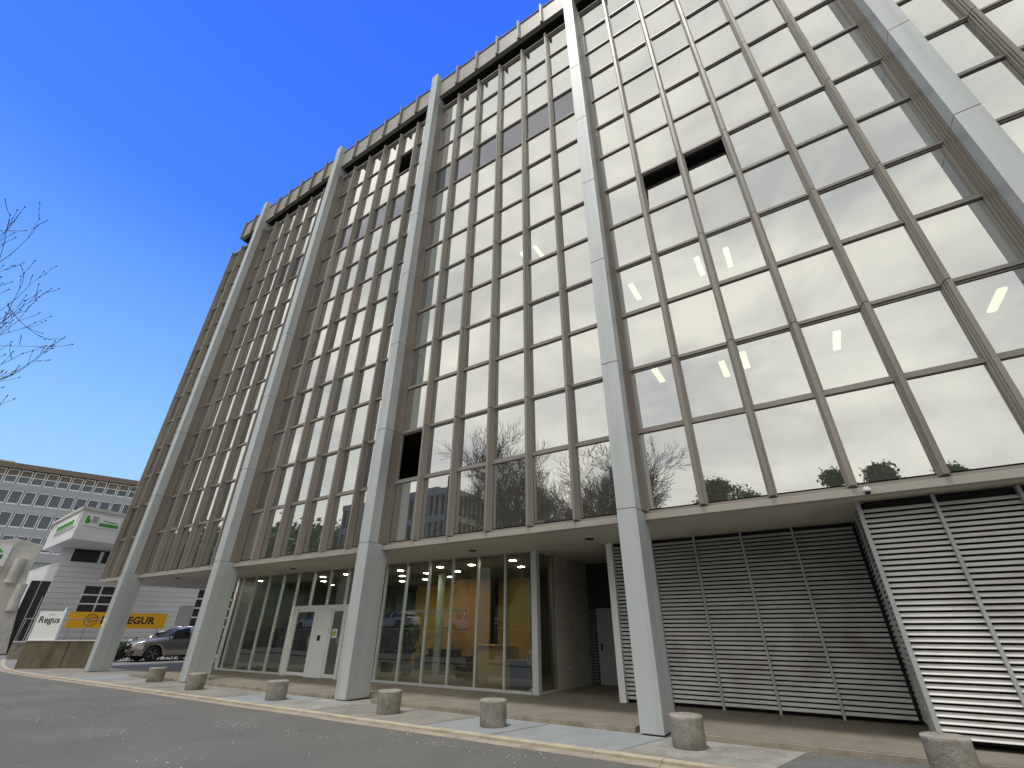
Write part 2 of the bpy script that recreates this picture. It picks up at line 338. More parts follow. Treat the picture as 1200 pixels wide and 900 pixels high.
# far pavement behind the camera and hillside
m = MB(); m.box(-120, 40, -13.3, -8.15, -.3, .03); m.build('far_pavement', m_asph, kind='structure')
m = MB(); m.box(-120, 40, -8.15, -8.0, -.3, .035); m.build('far_kerb', m_gutter, kind='structure')
m = MB(); m.box(-120, 40, -24, -15.9, -1, 1.55); m.build('upper_parking_terrace', m_asph2, kind='structure')
nx, ny = 40, 30; vs = []; fs = []
for j in range(ny+1):
    for i in range(nx+1):
        X = -420+600*i/nx; Y = -24-260*j/ny
        h = 1.5+max(0, -24-Y)*.11+ (14*math.exp(-((X+170)/95)**2)+1.2*math.sin(X*.05)*math.sin(Y*.04))*min(1, (-24-Y)/40)
        vs.append((X, Y, h))
for j in range(ny):
    for i in range(nx): a = j*(nx+1)+i; fs.append((a, a+nx+1, a+nx+2, a+1))
m = MB(); m.add(vs, fs, 0, True); m.build('hillside', m_grass, kind='structure')
m = MB(); m.add([(-900, -900, GZ-.05), (500, -900, GZ-.05), (500, -13.4, GZ-.05), (-900, -13.4, GZ-.05)], [(0, 1, 2, 3)]); m.build('ground', m_grass, kind='structure')

# ------------------------------------------------------------------ the office block
B = empty('office_tower', (0, 0, 0), label='tall grey office block of mirror glass with bronze fins and silver columns', cat='building')
XL, XR, DEP = -27.16, 17.2, 17.0
CW, CD = .41, .77
ZB = 3.743; JO = [3.743]+[7.25+3.32*k for k in range(7)]
ZR = [3.78, 5.6, 7.28, 8.95, 10.62, 12.27, 13.94, 15.6, 17.27, 18.94, 20.6, 22.27, 23.93, 25.58]
colx = [.205+7.8*k for k in (-3, -2, -1, 0, 1, 2)]
# columns
for i, cx in enumerate(colx):
    m = MB(); x0, x1 = cx-CW/2, cx+CW/2
    m.box(x0+.02, x1-.02, .022, CD-.022, .02, 28.0)
    m.box(x0, x1, 0, CD, .03, ZB-.006)
    J = JO+[28.05]
    for a, b in zip(J[:-1], J[1:]):
        m.box(x0, x1, 0, .35, a+.009, b-.009)
    m.box(x0-.002, x1+.002, .352, 1.7, 25.75, 28.03)
    c = m.build('column', m_col, B, bevel=.006)
    # ribbed bronze flanks between the column and the glass
    f = MB()
    for a, b in zip(J[:-1], J[1:]):
        if a > 25: continue
        b = min(b, 25.66)
        for s in (-1, 1):
            e0 = cx+s*CW/2
            for y0, y1, w in ((.352, .46, .012), (.46, .54, .035), (.54, .62, .055), (.62, .69, .075)):
                f.box(min(e0-s*.02, e0+s*w), max(e0-s*.02, e0+s*w), y0, y1, a+(.03 if a < 4 else .005), b-.005)
    f.build('column_flank', m_rib, c)
    if i == 0:
        bx('notice_sticker', m_label, c, x0+.07, x0+.23, -.006, -.001, 1.62, 1.95)
# fins
bays = [(colx[k], colx[k+1]) for k in range(5)]
finx = [(-24.6, 0), (-25.85, 0), (-27.1, 0)]+[(a+1.4+1.25*j, 0) for a, b in bays for j in range(5)]
finx = [f[0] for f in finx]
for fx in finx:
    m = MB(); w = .055
    segs = [(3.765, 7.235)]+[(7.255+3.32*k, min(7.235+3.32*(k+1), 25.74)) for k in range(6)]
    for k, (a, b) in enumerate(segs):
        d = .0 if k % 2 else .004
        pr = [(.040, .485), (.044, .53), (.060, .537), (.064, .60), (.080, .607), (.088, .69)]
        pts = [(fx-x_+d*.5, y_) for x_, y_ in pr[::-1]]+[(fx+x_-d*.5, y_) for x_, y_ in pr]
        m.prism(pts, a, b)
    m.build('fin', m_fin, B)
# rails
for k, z in enumerate(ZR):
    m = MB()
    h = .048
    z0, z1 = (z-h, z+h) if 0 < k < 13 else ((z-.045, z+.02) if k == 0 else (z-.06, z+.03))
    xs = [XL]+[c for cx in colx for c in (cx-CW/2+.0, cx+CW/2)]+[XR]
    for a, b in zip(xs[::2], xs[1::2]):
        m.box(a, b, .665, .72, z0, z1)
        if 0 < k < 13:
            m.box(a, b, .645, .665, z0+.008, z0+.07)
    m.build('transom', m_rail, B)
# ledge, fascia, soffit
m = MB()
for a, b in zip(xs[::2], xs[1::2]): m.box(a, b, .60, 1.0, 25.612, 25.70)
m.build('ledge', m_fascia, B)
m = MB()
for a, b in zip(xs[::2], xs[1::2]): m.box(a+(.004 if a > XL else 0), b-.004, .53, .70, 3.59, 3.72)
m.build('fascia', m_fascia, B)
m = MB(); m.box(XL, XR, .70, DEP, 3.60, 3.70); m.build('soffit', m_soffit, B)
m = MB(); m.box(XL+.02, XR, .80, .82, 3.70, 3.76); m.build('shadow_gap', m_dark, B)
# panes
cells = []
def bay_edges(a, b):
    f = [a+1.4+1.25*j for j in range(5)]
    return [a+CW/2+.06]+f+[b-CW/2-.06]
E = [[XL+.04, -25.85, -24.6, colx[0]-CW/2-.06]]+[bay_edges(a, b) for a, b in bays]+[[colx[5]+CW/2+.06, XR-.02]]
for bi, ed in enumerate(E):
    for j in range(len(ed)-1):
        for r in range(13):
            l = ed[j]+(.05 if j > 0 else 0); q = ed[j+1]-(.05 if j < len(ed)-2 else 0)
            cells.append([bi, j, r, l, q, ZR[r]+.055, ZR[r+1]-.055, 0])
for c in cells: c[7] = area(c[3], c[4], c[5], c[6])
def pane_quad(m, l, q, z0, z1, y, seed, tilt=0.0, hinge=None, mi=0):
    g = random.Random(seed); ax = g.gauss(0, .0022); az = g.gauss(0, .0022)
    cx_, cz_ = (l+q)/2, (z0+z1)/2
    vs = []
    for X, Z in ((l, z0), (q, z0), (q, z1), (l, z1)):
        yy = y+(X-cx_)*az+(Z-cz_)*ax
        if tilt: yy = y+(Z-z0)*math.sin(tilt); Z = z0+(Z-z0)*math.cos(tilt)
        vs.append((X, yy, Z))
    # a real sheet, 8 mm thick
    vs += [(a, b+.008, c) for a, b, c in vs]
    m.add(vs, [(0, 1, 2, 3), (7, 6, 5, 4), (0, 4, 5, 1), (1, 5, 6, 2), (2, 6, 7, 3), (3, 7, 4, 0)], mi)
DARKROW = {1: (3, 4, 5), 9: None}
def cell_state(bi, j, r):
    # bi: 1=A-B 2=B-C 3=C-D 4=D-E 5=E-F
    if bi == 3 and j == 0 and r == 1: return 'gone'
    if bi == 4 and j in (1, 2) and r == 5: return 'tilt'
    if bi == 2 and j == 4 and r == 11: return 'tilt2'
    if r == 9 and (bi == 3 or (bi == 2 and j > 0) or (bi == 1 and j in (3, 4, 5))): return 'dark'
    return ''
for odd, nm in ((0, 'spandrel_panel'), (1, 'window')):
    L = sorted([c for c in cells if c[2] % 2 == odd], key=lambda c: -c[7])
    restf, restp = MB(), MB()
    for k, (bi, j, r, l, q, z0, z1, ar) in enumerate(L):
        seed = bi*1000+j*50+r
        if not odd:
            if k < 99:
                m = MB(); pane_quad(m, l, q, z0, z1, .700, seed); m.build('spandrel_panel', m_glS, B)
            else: pane_quad(restp, l, q, z0, z1, .700, seed)
            continue
        st = cell_state(bi, j, r)
        fr = MB() if k < 99 else restf
        w = .05
        fr.box(l, l+w, .665, .74, z0, z1); fr.box(q-w, q, .665, .74, z0, z1)
        fr.box(l+w, q-w, .68, .74, z0, z0+.03); fr.box(l+w, q-w, .68, .74, z1-.03, z1)
        mt = m_glD if st == 'dark' else m_glW
        if k < 99:
            fo = fr.build('window', m_rail, B)
            if st != 'gone':
                m = MB(); pane_quad(m, l+w, q-w, z0+.03, z1-.03, .712, seed, rad(13) if st == 'tilt2' else (rad(9) if st == 'tilt' else 0))
                m.build('pane', mt, fo)
        elif st != 'gone':
            pane_quad(restp, l+w, q-w, z0+.03, z1-.03, .712, seed, rad(20) if st.startswith('tilt') else 0, mi=1 if st == 'dark' else 0)
    if not odd: restp.build('spandrel_panel', m_glS, B, kind='stuff')
    else:
        fo = restf.build('window', m_rail, B, kind='stuff'); restp.build('pane', [m_glW, m_glD], fo, kind='stuff')
# inside: floor slabs with ceilings, rear wall, side walls
for k in range(7):
    z = 7.24+3.32*k if k else 7.30
    if k == 6: z = 25.0
    bx('floor_slab', m_lwall, B, XL+.1, XR-.1, .83, DEP-.1, 3.95+3.32*k if k else 3.72, (4.1+3.32*k if k else 3.9)) if False else None
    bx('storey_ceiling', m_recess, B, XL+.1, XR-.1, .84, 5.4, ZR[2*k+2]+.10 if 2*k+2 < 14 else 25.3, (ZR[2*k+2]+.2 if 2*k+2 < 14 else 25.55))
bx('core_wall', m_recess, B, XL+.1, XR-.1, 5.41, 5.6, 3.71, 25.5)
bx('side_wall', m_fin, B, XL, XL+.06, .78, DEP, 3.705, 25.6)
bx('rear_wall', m_fin, B, XL+.07, XR, DEP-.1, DEP, 3.705, 28.0)
bx('roof_slab', m_recess, B, XL+.3, XR, 1.71, DEP-.12, 25.71, 26.25)
bx('recess_wall', m_dark, B, XL+1.2, XR, 1.60, 1.70, 25.71, 26.3)
# parapet
m = MB(); xs2 = [-26.05]+[c for cx in colx for c in (cx-CW/2-.003, cx+CW/2+.003)]+[XR]
for a, b in zip(xs2[::2], xs2[1::2]):
    m.box(a, b, .30, .50, 26.32, 27.66)
m.build('parapet', m_cap, B)
m = MB()
for a, b in zip(xs2[::2], xs2[1::2]): m.box(a-.0, b, .26, .60, 27.66, 27.73)
m.build('coping', m_shade, B)
m = MB()
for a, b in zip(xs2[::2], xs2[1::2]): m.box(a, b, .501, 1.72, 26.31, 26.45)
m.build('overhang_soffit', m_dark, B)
for fx in [f for f in finx if f > -26.5]:
    m = MB(); m.box(fx-.045, fx+.045, .16, .299, 26.2, 27.85); m.box(fx-.075, fx+.075, .235, .2985, 26.24, 27.78)
    m.build('parapet_fin', m_fin, B, bevel=.003)
# office lights seen through the mirror glass
for (lx, ly, lz) in ((-2.62, 1.9, 2), (-3.2, 1.9, 2), (-.5, 1.9, 2), (.62, 1.9, 1), (3.3, 1.85, 1), (2.55, 1.8, 1), (7.6, 1.9, 0), (1.0, 1.3, 0), (2.5, 1.9, 0), (3.0, 1.7, 0), (4.9, 1.9, 0), (-5.3, 2.2, 4), (-2.0, 2.2, 5), (-2.75, 1.42, 4)):
    z = ZR[2*lz+2]+.095
    m = MB(); m.box(lx-.07, lx+.07, ly-.32, ly+.5, z-.05, z); m.build('ceiling_light', m_tube, B)
for i, sx in enumerate((-21.4, -13.7, -5.2, -1.5)):
    m = MB(); m.lathe([(0.001, 3.575), (.11, 3.575), (.12, 3.599)], (sx, 2.0 if i else 1.5, 0), 20); m.build('soffit_vent', m_black, B)

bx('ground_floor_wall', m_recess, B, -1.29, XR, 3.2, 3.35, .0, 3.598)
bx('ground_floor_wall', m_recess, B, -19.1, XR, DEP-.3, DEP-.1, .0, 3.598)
bx('side_wall', m_fin, B, XR+.001, XR+.06, .78, DEP, 0, 28.0)
# ground floor: raised platform
PZ = .085
m = MB()
for a, b in ((-19.5, -15.75), (-14.5, -8.0), (-6.6, -.12), (.62, 20)): m.box(a, b, .10, 3.3, -.3, PZ-.006)
m.box(-19.5, 20, .78, 17, -.32, PZ-.008)
m.build('platform_base', m_plinthf, B)
m = MB()
for a, b in ((-19.5, -15.75), (-14.5, -8.0), (-6.6, -.12), (.62, 20)): m.box(a, b, .16, .8, PZ-.005, PZ)
m.box(-19.5, 20, .801, 17, PZ-.007, PZ+.0005)
m.build('platform_paving', m_plinth, B)
# lobby glazing
GY = 3.05
mull = [-3.72-1.0*k for k in range(16)]
def post(x, w=.045, z0=PZ, z1=3.6, y0=GY-.05, y1=GY+.06, name='mullion', mt=None):
    return bx(name, mt or m_alu, B, x-w/2, x+w/2, y0, y1, z0, z1)
doorL, doorR = -14.5, -11.45
for x in mull[1:]:
    if doorL-.05 < x < doorR+.05: post(x, .045, 2.34)
    else: post(x)
bx('corner_post', m_alu, B, -3.81, -3.63, GY-.06, GY+.12, PZ, 3.6)
post(-19.15, .08)
for k in range(len(mull)-1):
    b, a = mull[k]-.02, mull[k+1]+.02
    if k == 0: b = -3.86
    z0 = PZ+.06 if not (doorL < (a+b)/2 < doorR) else 2.36
    m = MB(); pane_quad(m, a, b, z0, 3.56, GY, k+900); m.build('glazing_pane', m_clear, B)
m = MB(); m.box(-19.15, doorL, GY-.04, GY+.05, PZ, PZ+.06); m.box(doorR, -3.86, GY-.04, GY+.05, PZ, PZ+.06); m.build('sill', m_alu, B)
m = MB(); m.box(-19.15, -3.7, GY-.03, GY+.04, 3.56, 3.6); m.build('head_rail', m_rail, B)
# side glazing at the entrance recess
m = MB(); m.box(-3.68, -3.672, GY+.12, 4.05, PZ+.05, 3.56); m.build('glazing_pane', m_clear, B)
bx('mullion', m_rail, B, -3.70, -3.65, 4.05, 4.12, PZ, 3.6)
bx('sill', m_alu, B, -3.70, -3.65, GY+.12, 4.05, PZ, PZ+.05)
bx('entrance_side_wall', mat('beige_render', (.62, .58, .50), .8), B, -3.78, -3.64, 4.121, 6.6, PZ, 3.6)
m = MB(); m.box(-3.63, -3.625, 4.75, 4.95, .55, .63); m.build('wall_socket', m_white, B)
# door assembly
D = bx('entrance_door_frame', m_white, B, doorL, doorR, GY-.12, GY+.05, 2.22, 2.36)
for a, b in ((doorL, doorL+.13), (-13.17, -13.0), (-12.38, -12.24), (doorR-.1, doorR)): bx('jamb', m_white, D, a, b, GY-.115, GY+.045, PZ, 2.22)
bx('panel', m_white, D, -13.0, -12.38, GY-.09, GY+.02, PZ, 2.22)
m = MB(); m.box(-12.78, -12.62, GY-.11, GY-.09, 1.72, 1.82); m.build('intercom', m_signw, D)
m = MB(); m.box(-12.88, -12.5, GY-.105, GY-.09, 1.1, 1.45); m.build('letter_box', m_signw, D)
m = MB(); m.box(-12.78, -12.62, GY-.109, GY-.105, 1.2, 1.38); m.build('notice', m_dark, D)
for a, b in ((doorL+.13, -13.17), (-12.24, doorR-.1)):
    lf = MB(); lf.box(a, a+.06, GY-.05, GY, PZ+.02, 2.22); lf.box(b-.06, b, GY-.05, GY, PZ+.02, 2.22); lf.box(a+.06, b-.06, GY-.05, GY, PZ+.02, PZ+.12); lf.box(a+.06, b-.06, GY-.05, GY, 2.15, 2.22)
    lo = lf.build('door_leaf', m_white, D)
    m = MB(); m.box(a+.06, b-.06, GY-.03, GY-.022, PZ+.12, 2.15); m.build('pane', m_clear, lo)
    m = MB(); m.tube((b-.10, GY-.1, .95), (b-.10, GY-.1, 1.35), .012); m.tube((b-.10, GY-.1, .97), (b-.10, GY-.05, .97), .008); m.tube((b-.10, GY-.1, 1.33), (b-.10, GY-.05, 1.33), .008); m.build('handle', m_chrome, lo)
st_ = MB(); st_.box(-12.05, -11.8, GY-.056, GY-.052, 1.3, 1.58); s_ = st_.build('door_sticker', m_signw, D)
m = MB(); m.lathe([(0.001, -.002), (.09, -.002), (.09, 0)], (-11.925, GY-.057, 1.44), 20, axis='y'); m.build('sticker_disc', mat('lime_print', (.35, .5, .08), .6), s_)
# lobby room
LB, LH = 9.4, 3.52
bx('lobby_floor', m_floor, B, -19.1, -3.8, GY+.06, 12.5, PZ+.002, PZ+.012)
bx('lobby_ceiling', m_lwall, B, -19.1, -3.8, GY+.07, 12.5, LH, LH+.06)
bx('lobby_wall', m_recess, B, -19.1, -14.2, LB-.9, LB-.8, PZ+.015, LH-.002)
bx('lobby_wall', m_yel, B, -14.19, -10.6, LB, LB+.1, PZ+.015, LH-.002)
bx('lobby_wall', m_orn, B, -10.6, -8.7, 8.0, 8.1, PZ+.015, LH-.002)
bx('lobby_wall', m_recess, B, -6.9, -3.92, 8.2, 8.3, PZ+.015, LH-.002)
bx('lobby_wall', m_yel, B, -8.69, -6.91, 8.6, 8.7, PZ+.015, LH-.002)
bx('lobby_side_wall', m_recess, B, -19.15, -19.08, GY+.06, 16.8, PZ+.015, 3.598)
bx('lobby_side_wall', m_lwall, B, -3.9, -3.79, 4.2, 9.4, PZ+.015, 3.51)
for px_, py_ in ((-9.6, 5.9), (-13.4, 5.9), (-6.2, 7.4)):
    m = MB(); m.lathe([(.14, PZ+.01), (.14, LH)], (px_, py_, 0), 20); m.build('lobby_pillar', mat('pale_green_pillar', (.36, .42, .39), .5), B)
m = MB()
for z in (.5, .9): m.tube((-12.6, 8.3, z+.2), (-9.4, 8.3, z+1.2), .025)
for k in range(8): m.tube((-12.6+.4*k, 8.3, .3+.125*k), (-12.6+.4*k, 8.3, 1.15+.125*k), .014)
m.build('stair_railing', m_rail, B)
m = MB(); m.box(-12.4, -8.9, 6.6, 6.7, 2.2, 2.3); m.build('lobby_beam', m_rail, B)
for (lx, ly) in ((-10.11, 4.07), (-11.38, 5.46), (-13, 7.11), (-9.84, 5.24), (-11.54, 7.04), (-8.1, 4.0), (-8.43, 5.39), (-9.86, 6.74), (-10.7, 8.9), (-14.55, 4.02), (-16.14, 5.29), (-18.6, 3.7), (-5.6, 5.4), (-17.5, 6.8), (-12.9, 3.9), (-6.8, 4.1), (-5.0, 3.9)):  # the last two are added fill lamps that brighten the reception desk
    m = MB(); m.lathe([(0.001, LH-.012), (.10, LH-.012), (.12, LH-.002)], (lx, ly, 0), 20); m.build('lobby_and_fill_downlight', m_lamp, B)
# louvre walls
def louvres(x0, x1, y, z0, z1, name='louvre_panel', side=False, ang=(0.032, .048), pitch=.0865, sgn=-1):
    m = MB(); n = int((z1-z0-.05)/pitch)
    for k in range(n):
        z = z0+.05+k*pitch; h = ang[1]; dp = ang[0]
        if not side: prof = [(y-.012, z), (y-.006, z-.006), (y+dp, z+h), (y+dp-.006, z+h+.004)]
        else: prof = [(y+sgn*.012, z), (y+sgn*.006, z-.006), (y-sgn*dp, z+h), (y-sgn*(dp-.006), z+h+.004)]
        if side: vs = [(p[0], a, p[1]) for a in (x0, x1) for p in prof]
        else: vs = [(a, p[0], p[1]) for a in (x0, x1) for p in prof]
        m.add(vs, [(0, 1, 2, 3), (7, 6, 5, 4), (0, 4, 5, 1), (1, 5, 6, 2), (2, 6, 7, 3), (3, 7, 4, 0)])
    o = m.build(name, m_louv, B)
    if side: bx('backing', m_dark, o, min(y-sgn*.09, y-sgn*.11), max(y-sgn*.09, y-sgn*.11), x0, x1, z0, z1)
    else: bx('backing', m_dark, o, x0, x1, y+.09, y+.11, z0, z1)
LY = 3.0
lx = [-1.3, -.24, .82, 1.88, 2.94, 4.08]
for a, b in zip(lx[:-1], lx[1:]): louvres(a+.025, b-.025, LY, PZ+.03, 3.59)
for x in lx[1:-1]: bx('louvre_post', m_post, B, x-.022, x+.022, LY-.05, LY+.08, PZ, 3.598)
bx('louvre_end_post', m_white, B, -1.45, -1.29, LY-.06, LY+.1, PZ, 3.598)
bx('recess_side_wall', m_recess, B, -1.40, -1.30, LY+.11, 6.6, PZ, 3.598)
# protruding louvred box
BX, BY = 4.12, 1.05
bxl = [BX, 5.17, 6.22, 7.27, 8.32, 9.37]
for a, b in zip(bxl[:-1], bxl[1:]): louvres(a+.03, b-.025, BY, PZ+.06, 3.56)
for x in bxl[1:]: bx('louvre_post', m_post, B, x-.024, x+.024, BY-.05, BY+.08, PZ+.02, 3.58)
bx('louvre_corner_post', m_post, B, BX-.035, BX+.03, BY-.06, BY+.03, PZ+.01, 3.596)
louvres(BY+.05, 2.0, BX, PZ+.05, 3.58, side=True, ang=(.02, .055)); louvres(2.06, LY-.02, BX, PZ+.05, 3.58, side=True, ang=(.02, .055))
bx('louvre_post', m_post, B, BX-.03, BX+.08, 2.0, 2.05, PZ, 3.598)
# service recess with door
bx('service_back_wall', m_recess, B, -3.63, -1.41, 6.5, 6.6, PZ, 3.598)
m = MB()
for k in range(24): m.box(-3.6, -3.42, 6.46, 6.49, .15+.085*k, .2+.085*k)
m.build('vent_grille', m_rail, B)
SD = bx('service_door', mat('grey_door_paint', (.40, .43, .42), .5, 0, .05), B, -3.36, -2.42, 6.44, 6.498, PZ, 2.2)
m = MB(); m.tube((-3.24, 6.40, 1.12), (-3.08, 6.40, 1.12), .012); m.tube((-3.24, 6.44, 1.12), (-3.24, 6.40, 1.12), .012); m.box(-3.27, -3.21, 6.43, 6.438, 1.0, 1.2); m.build('handle', m_black, SD)

# camera dome on the fascia
dc = empty('dome_camera', (4.27, .50, 3.66), label='small white dome security camera on the beige fascia above the louvres', cat='camera')
m = MB(); m.lathe([(.055, 0), (.06, -.03), (.05, -.06), (.045, -.06)], (0, 0, 0), 20); m.build('housing', m_white, dc, loc=(0, -.03, .02))
m = MB(); m.lathe([(.045, -.06), (.04, -.085), (.022, -.103), (.001, -.108)], (0, 0, 0), 20); m.build('dome', m_tint, dc, loc=(0, -.03, .02))
m = MB(); m.box(-.03, .03, -.03, .03, -.02, .03); m.build('bracket', m_white, dc, loc=(0, 0, .02))

# ------------------------------------------------------------------ lobby contents
t = empty('reception_desk', (-6.6, 5.0, PZ+.013), label='pale wooden reception desk in the lit lobby behind the glass', cat='desk')
m = MB(); m.box(-.65, .65, 0, .08, 0, 1.0); m.box(-.65, -.57, .08, .8, 0, 1.0); m.box(.57, .65, .08, .8, 0, 1.0); m.build('front_panel', m_wood, t)
m = MB(); m.box(-.7, .7, -.05, .4, 1.0, 1.04); m.build('counter', m_wood, t)
t = empty('recycling_bin', (-4.85, 4.25, PZ+.013), label='blue plastic bin on the lobby floor beside the reception desk', cat='bin')
m = MB(); m.prism([(-.33, -.22), (.33, -.22), (.33, .22), (-.33, .22)], 0, .62); m.build('tub', m_blue, t, bevel=.02)
m = MB(); m.box(-.36, .36, -.25, .25, .62, .67); m.build('lid', m_blue, t, bevel=.01)
t = empty('standing_fan', (-4.2, 3.75, PZ+.013), label='round white standing fan by the corner post inside the lobby', cat='fan')
m = MB(); m.lathe([(.001, 0), (.16, 0), (.14, .03), (.02, .04)], (0, 0, 0), 20); m.build('base', m_white, t)
m = MB(); m.tube((0, 0, .03), (0, 0, .62), .015); m.build('pole', m_white, t)
m = MB()
for k in range(3): r_ = .06+.06*k; m.lathe([(r_, -.05), (r_+.012, -.06), (r_+.024, -.05), (r_+.012, -.04)], (0, 0, .75), 24, axis='y')
for k in range(16): a = k*math.pi/8; m.tube((.03*math.cos(a), -.06, .75+.03*math.sin(a)), (.22*math.cos(a), -.02, .75+.22*math.sin(a)), .004, n=4)
m.lathe([(.001, .08), (.07, .07), (.08, -.04), (.001, -.07)], (0, 0, .75), 16, axis='y')
m.build('fan_head', m_white, t)
t = empty('potted_plant', (-10.3, 5.1, PZ+.013), label='leafy potted plant behind the left lobby panes near the silver column', cat='plant')
m = MB(); m.lathe([(.001, 0), (.16, 0), (.2, .35), (.17, .35), (.16, .3), (.001, .3)], n=20); m.build('pot', m_black, t)
v, f = leaf_cloud([(0, 0, 1.0), (.1, .1, 1.4), (-.15, 0, .8)], [.4, .3, .3], 500, .07, seed=3)
m = MB(); m.add(v, f); m.build('foliage', m_green, t)
m = MB(); m.tube((0, 0, .3), (.05, 0, 1.3), .02, .008); m.build('stem', m_bark, t)
def sofa(x, y, lab):
    t = empty('lobby_sofa', (x, y, PZ+.013), label=lab, cat='sofa')
    m = MB(); m.box(-.8, .8, -.4, .4, .12, .42); m.build('seat', m_cloth, t, bevel=.03)
    m = MB(); m.box(-.8, .8, .28, .42, .42, .8); m.build('backrest', m_cloth, t, bevel=.03)
    for s in (-1, 1): bx('armrest', m_cloth, t, .8*s-.07, .8*s+.07, -.4, .42, .12, .6, bevel=.02)
sofa(-10.2, 6.7, 'low black sofa in front of the yellow lobby wall'); sofa(-8.1, 6.9, 'black sofa between lobby pillar and wood reception desk')

def person(loc, rz, label):
    """one continuous skinned body, clothed"""
    t = empty('person', loc, rz, label=label, cat='person')
    J = dict(pel=(0, 0, .95), sp=(0, .01, 1.15), ch=(0, .01, 1.35), nk=(0, 0, 1.50), hd=(0, -.02, 1.60), tp=(0, -.02, 1.72),
             ls=(.19, .01, 1.41), le=(.24, .03, 1.13), lw=(.20, -.14, .96), lh=(.18, -.2, .90), rs=(-.19, .01, 1.41), re=(-.25, .02, 1.13), rw=(-.18, -.18, 1.12), rh=(-.13, -.25, 1.18),
             lp=(.10, 0, .90), lk=(.11, -.02, .50), la=(.12, .03, .10), lt=(.13, -.13, .04), rp=(-.10, 0, .90), rk=(-.11, -.02, .50), ra=(-.12, .03, .10), rt=(-.13, -.13, .04))
    Rr = dict(pel=.15, sp=.135, ch=.15, nk=.06, hd=.085, tp=.07, ls=.075, le=.05, lw=.035, lh=.035, rs=.075, re=.05, rw=.035, rh=.035, lp=.10, lk=.065, la=.045, lt=.04, rp=.10, rk=.065, ra=.045, rt=.04)
    Ed = [('pel', 'sp'), ('sp', 'ch'), ('ch', 'nk'), ('nk', 'hd'), ('hd', 'tp'), ('ch', 'ls'), ('ls', 'le'), ('le', 'lw'), ('lw', 'lh'), ('ch', 'rs'), ('rs', 're'), ('re', 'rw'), ('rw', 'rh'),
          ('pel', 'lp'), ('lp', 'lk'), ('lk', 'la'), ('la', 'lt'), ('pel', 'rp'), ('rp', 'rk'), ('rk', 'ra'), ('ra', 'rt')]
    K = list(J); me = bpy.data.meshes.new('body'); me.from_pydata([J[k] for k in K], [(K.index(a), K.index(b)) for a, b in Ed], [])
    o = bpy.data.objects.new('body', me); COL.objects.link(o); o.parent = t
    sk = o.modifiers.new('skin', 'SKIN'); sb = o.modifiers.new('sub', 'SUBSURF'); sb.levels = 2; sb.render_levels = 2
    for i, k in enumerate(K): me.skin_vertices[0].data[i].radius = (Rr[k], Rr[k]*(.75 if k in ('pel', 'sp', 'ch') else 1)); me.skin_vertices[0].data[i].use_root = (k == 'pel')
    bpy.context.view_layer.update()
    me2 = bpy.data.meshes.new_from_object(o.evaluated_get(bpy.context.evaluated_depsgraph_get()))
    me2.materials.clear(); me2.materials.append(m_cloth); me2.materials.append(m_skin)
    for p in me2.polygons: c = p.center; p.material_index = 1 if (c.z > 1.52 or (abs(c.y) > .17 and c.z > .85)) else 0; p.use_smooth = True
    o.modifiers.clear(); o.data = me2
    v, f = [], []
    m = MB(); m.lathe([(.001, .15), (.06, .135), (.095, .08), (.1, .02), (.085, -.04)], (0, .012, 1.60), 18); m.build('hair', m_black, t)
    return t
person((-16.6, 3.75, PZ+.013), rad(170), 'person in dark clothes standing inside the glazing left of the entrance')

# ------------------------------------------------------------------ bollards
def bollard():
    t = empty('bollard', label='x', cat='bollard', group='concrete bollards along the kerb')
    m = MB(); m.lathe([(.235, .0), (.24, .012), (.246, .10), (.248, .3), (.25, .36), (.252, .385), (.240, .402), (.15, .400), (.001, .398)], n=36)
    q_ = random.Random(3); m.v = [(x*(1+q_.gauss(0, .006)), y*(1+q_.gauss(0, .006)), z+(q_.gauss(0, .003) if z > .35 else 0)) for x, y, z in m.v]
    m.build('concrete_drum', m_conc, t)
    m = MB(); m.lathe([(.225, -.002), (.225, .02)], n=24); m.build('base_ring', m_black, t)
    return t
bol = bollard()
BL = [(-16.5, -.32, 'concrete bollard standing alone before the parked silver car'),
      (-13.1, -.72, 'concrete bollard at the foot of the second silver column'),
      (-9.1, -.74, 'stained concrete bollard in front of the white entrance door'),
      (-5.2, -.70, 'concrete bollard just right of the third column, by the lobby corner panes'),
      (-2.52, -.70, 'concrete bollard on blue grey slabs before the reception desk panes'),
      (.93, -.52, 'rough concrete bollard touching the right side of the fourth column'),
      (4.03, -.38, 'large concrete bollard at the corner of the louvred box')]
for i, (x, y, lab) in enumerate(BL):
    o = bol if i == 0 else copy_tree(bol)
    o.location = (x, y, .008); o.rotation_euler.z = i*1.3; o['label'] = lab

# ------------------------------------------------------------------ left: retaining wall, signs, poles
a = Vector((-27.95, -1.02)); b = Vector((-25.6, 1.25)); d = (b-a).normalized(); ang = math.atan2(d.y, d.x)
t = empty('retaining_wall', (a.x, a.y, 0), ang, label='low stained concrete wall at the road corner carrying the white sign', cat='wall')
m = MB(); m.box(0, 3.2, 0, .3, -.05, 1.06); m.build('wall_body', m_wallc, t, bevel=.01)
m = MB(); m.box(0, 3.2, -.02, .32, 1.062, 1.10); m.build('coping', m_concl, t, bevel=.005)
m = MB()
for k in (1.72,): m.box(k, k+.03, -.004, 0, 0, 1.06)
m.build('joint', m_dark, t)
t = empty('company_sign', (a.x, a.y, 1.10), ang, label='white board sign with dark Regus lettering on the corner wall', cat='sign')
m = MB(); m.box(.02, 1.06, .05, .2, 0, 1.17); m.build('board', m_signw, t, bevel=.006)
text_mesh('lettering', 'Regus', .36, m_signb, t, Matrix.Translation((.53, .046, .82)) @ Matrix.Rotation(rad(90), 4, 'X'), .003, bold=.006)
m = MB()
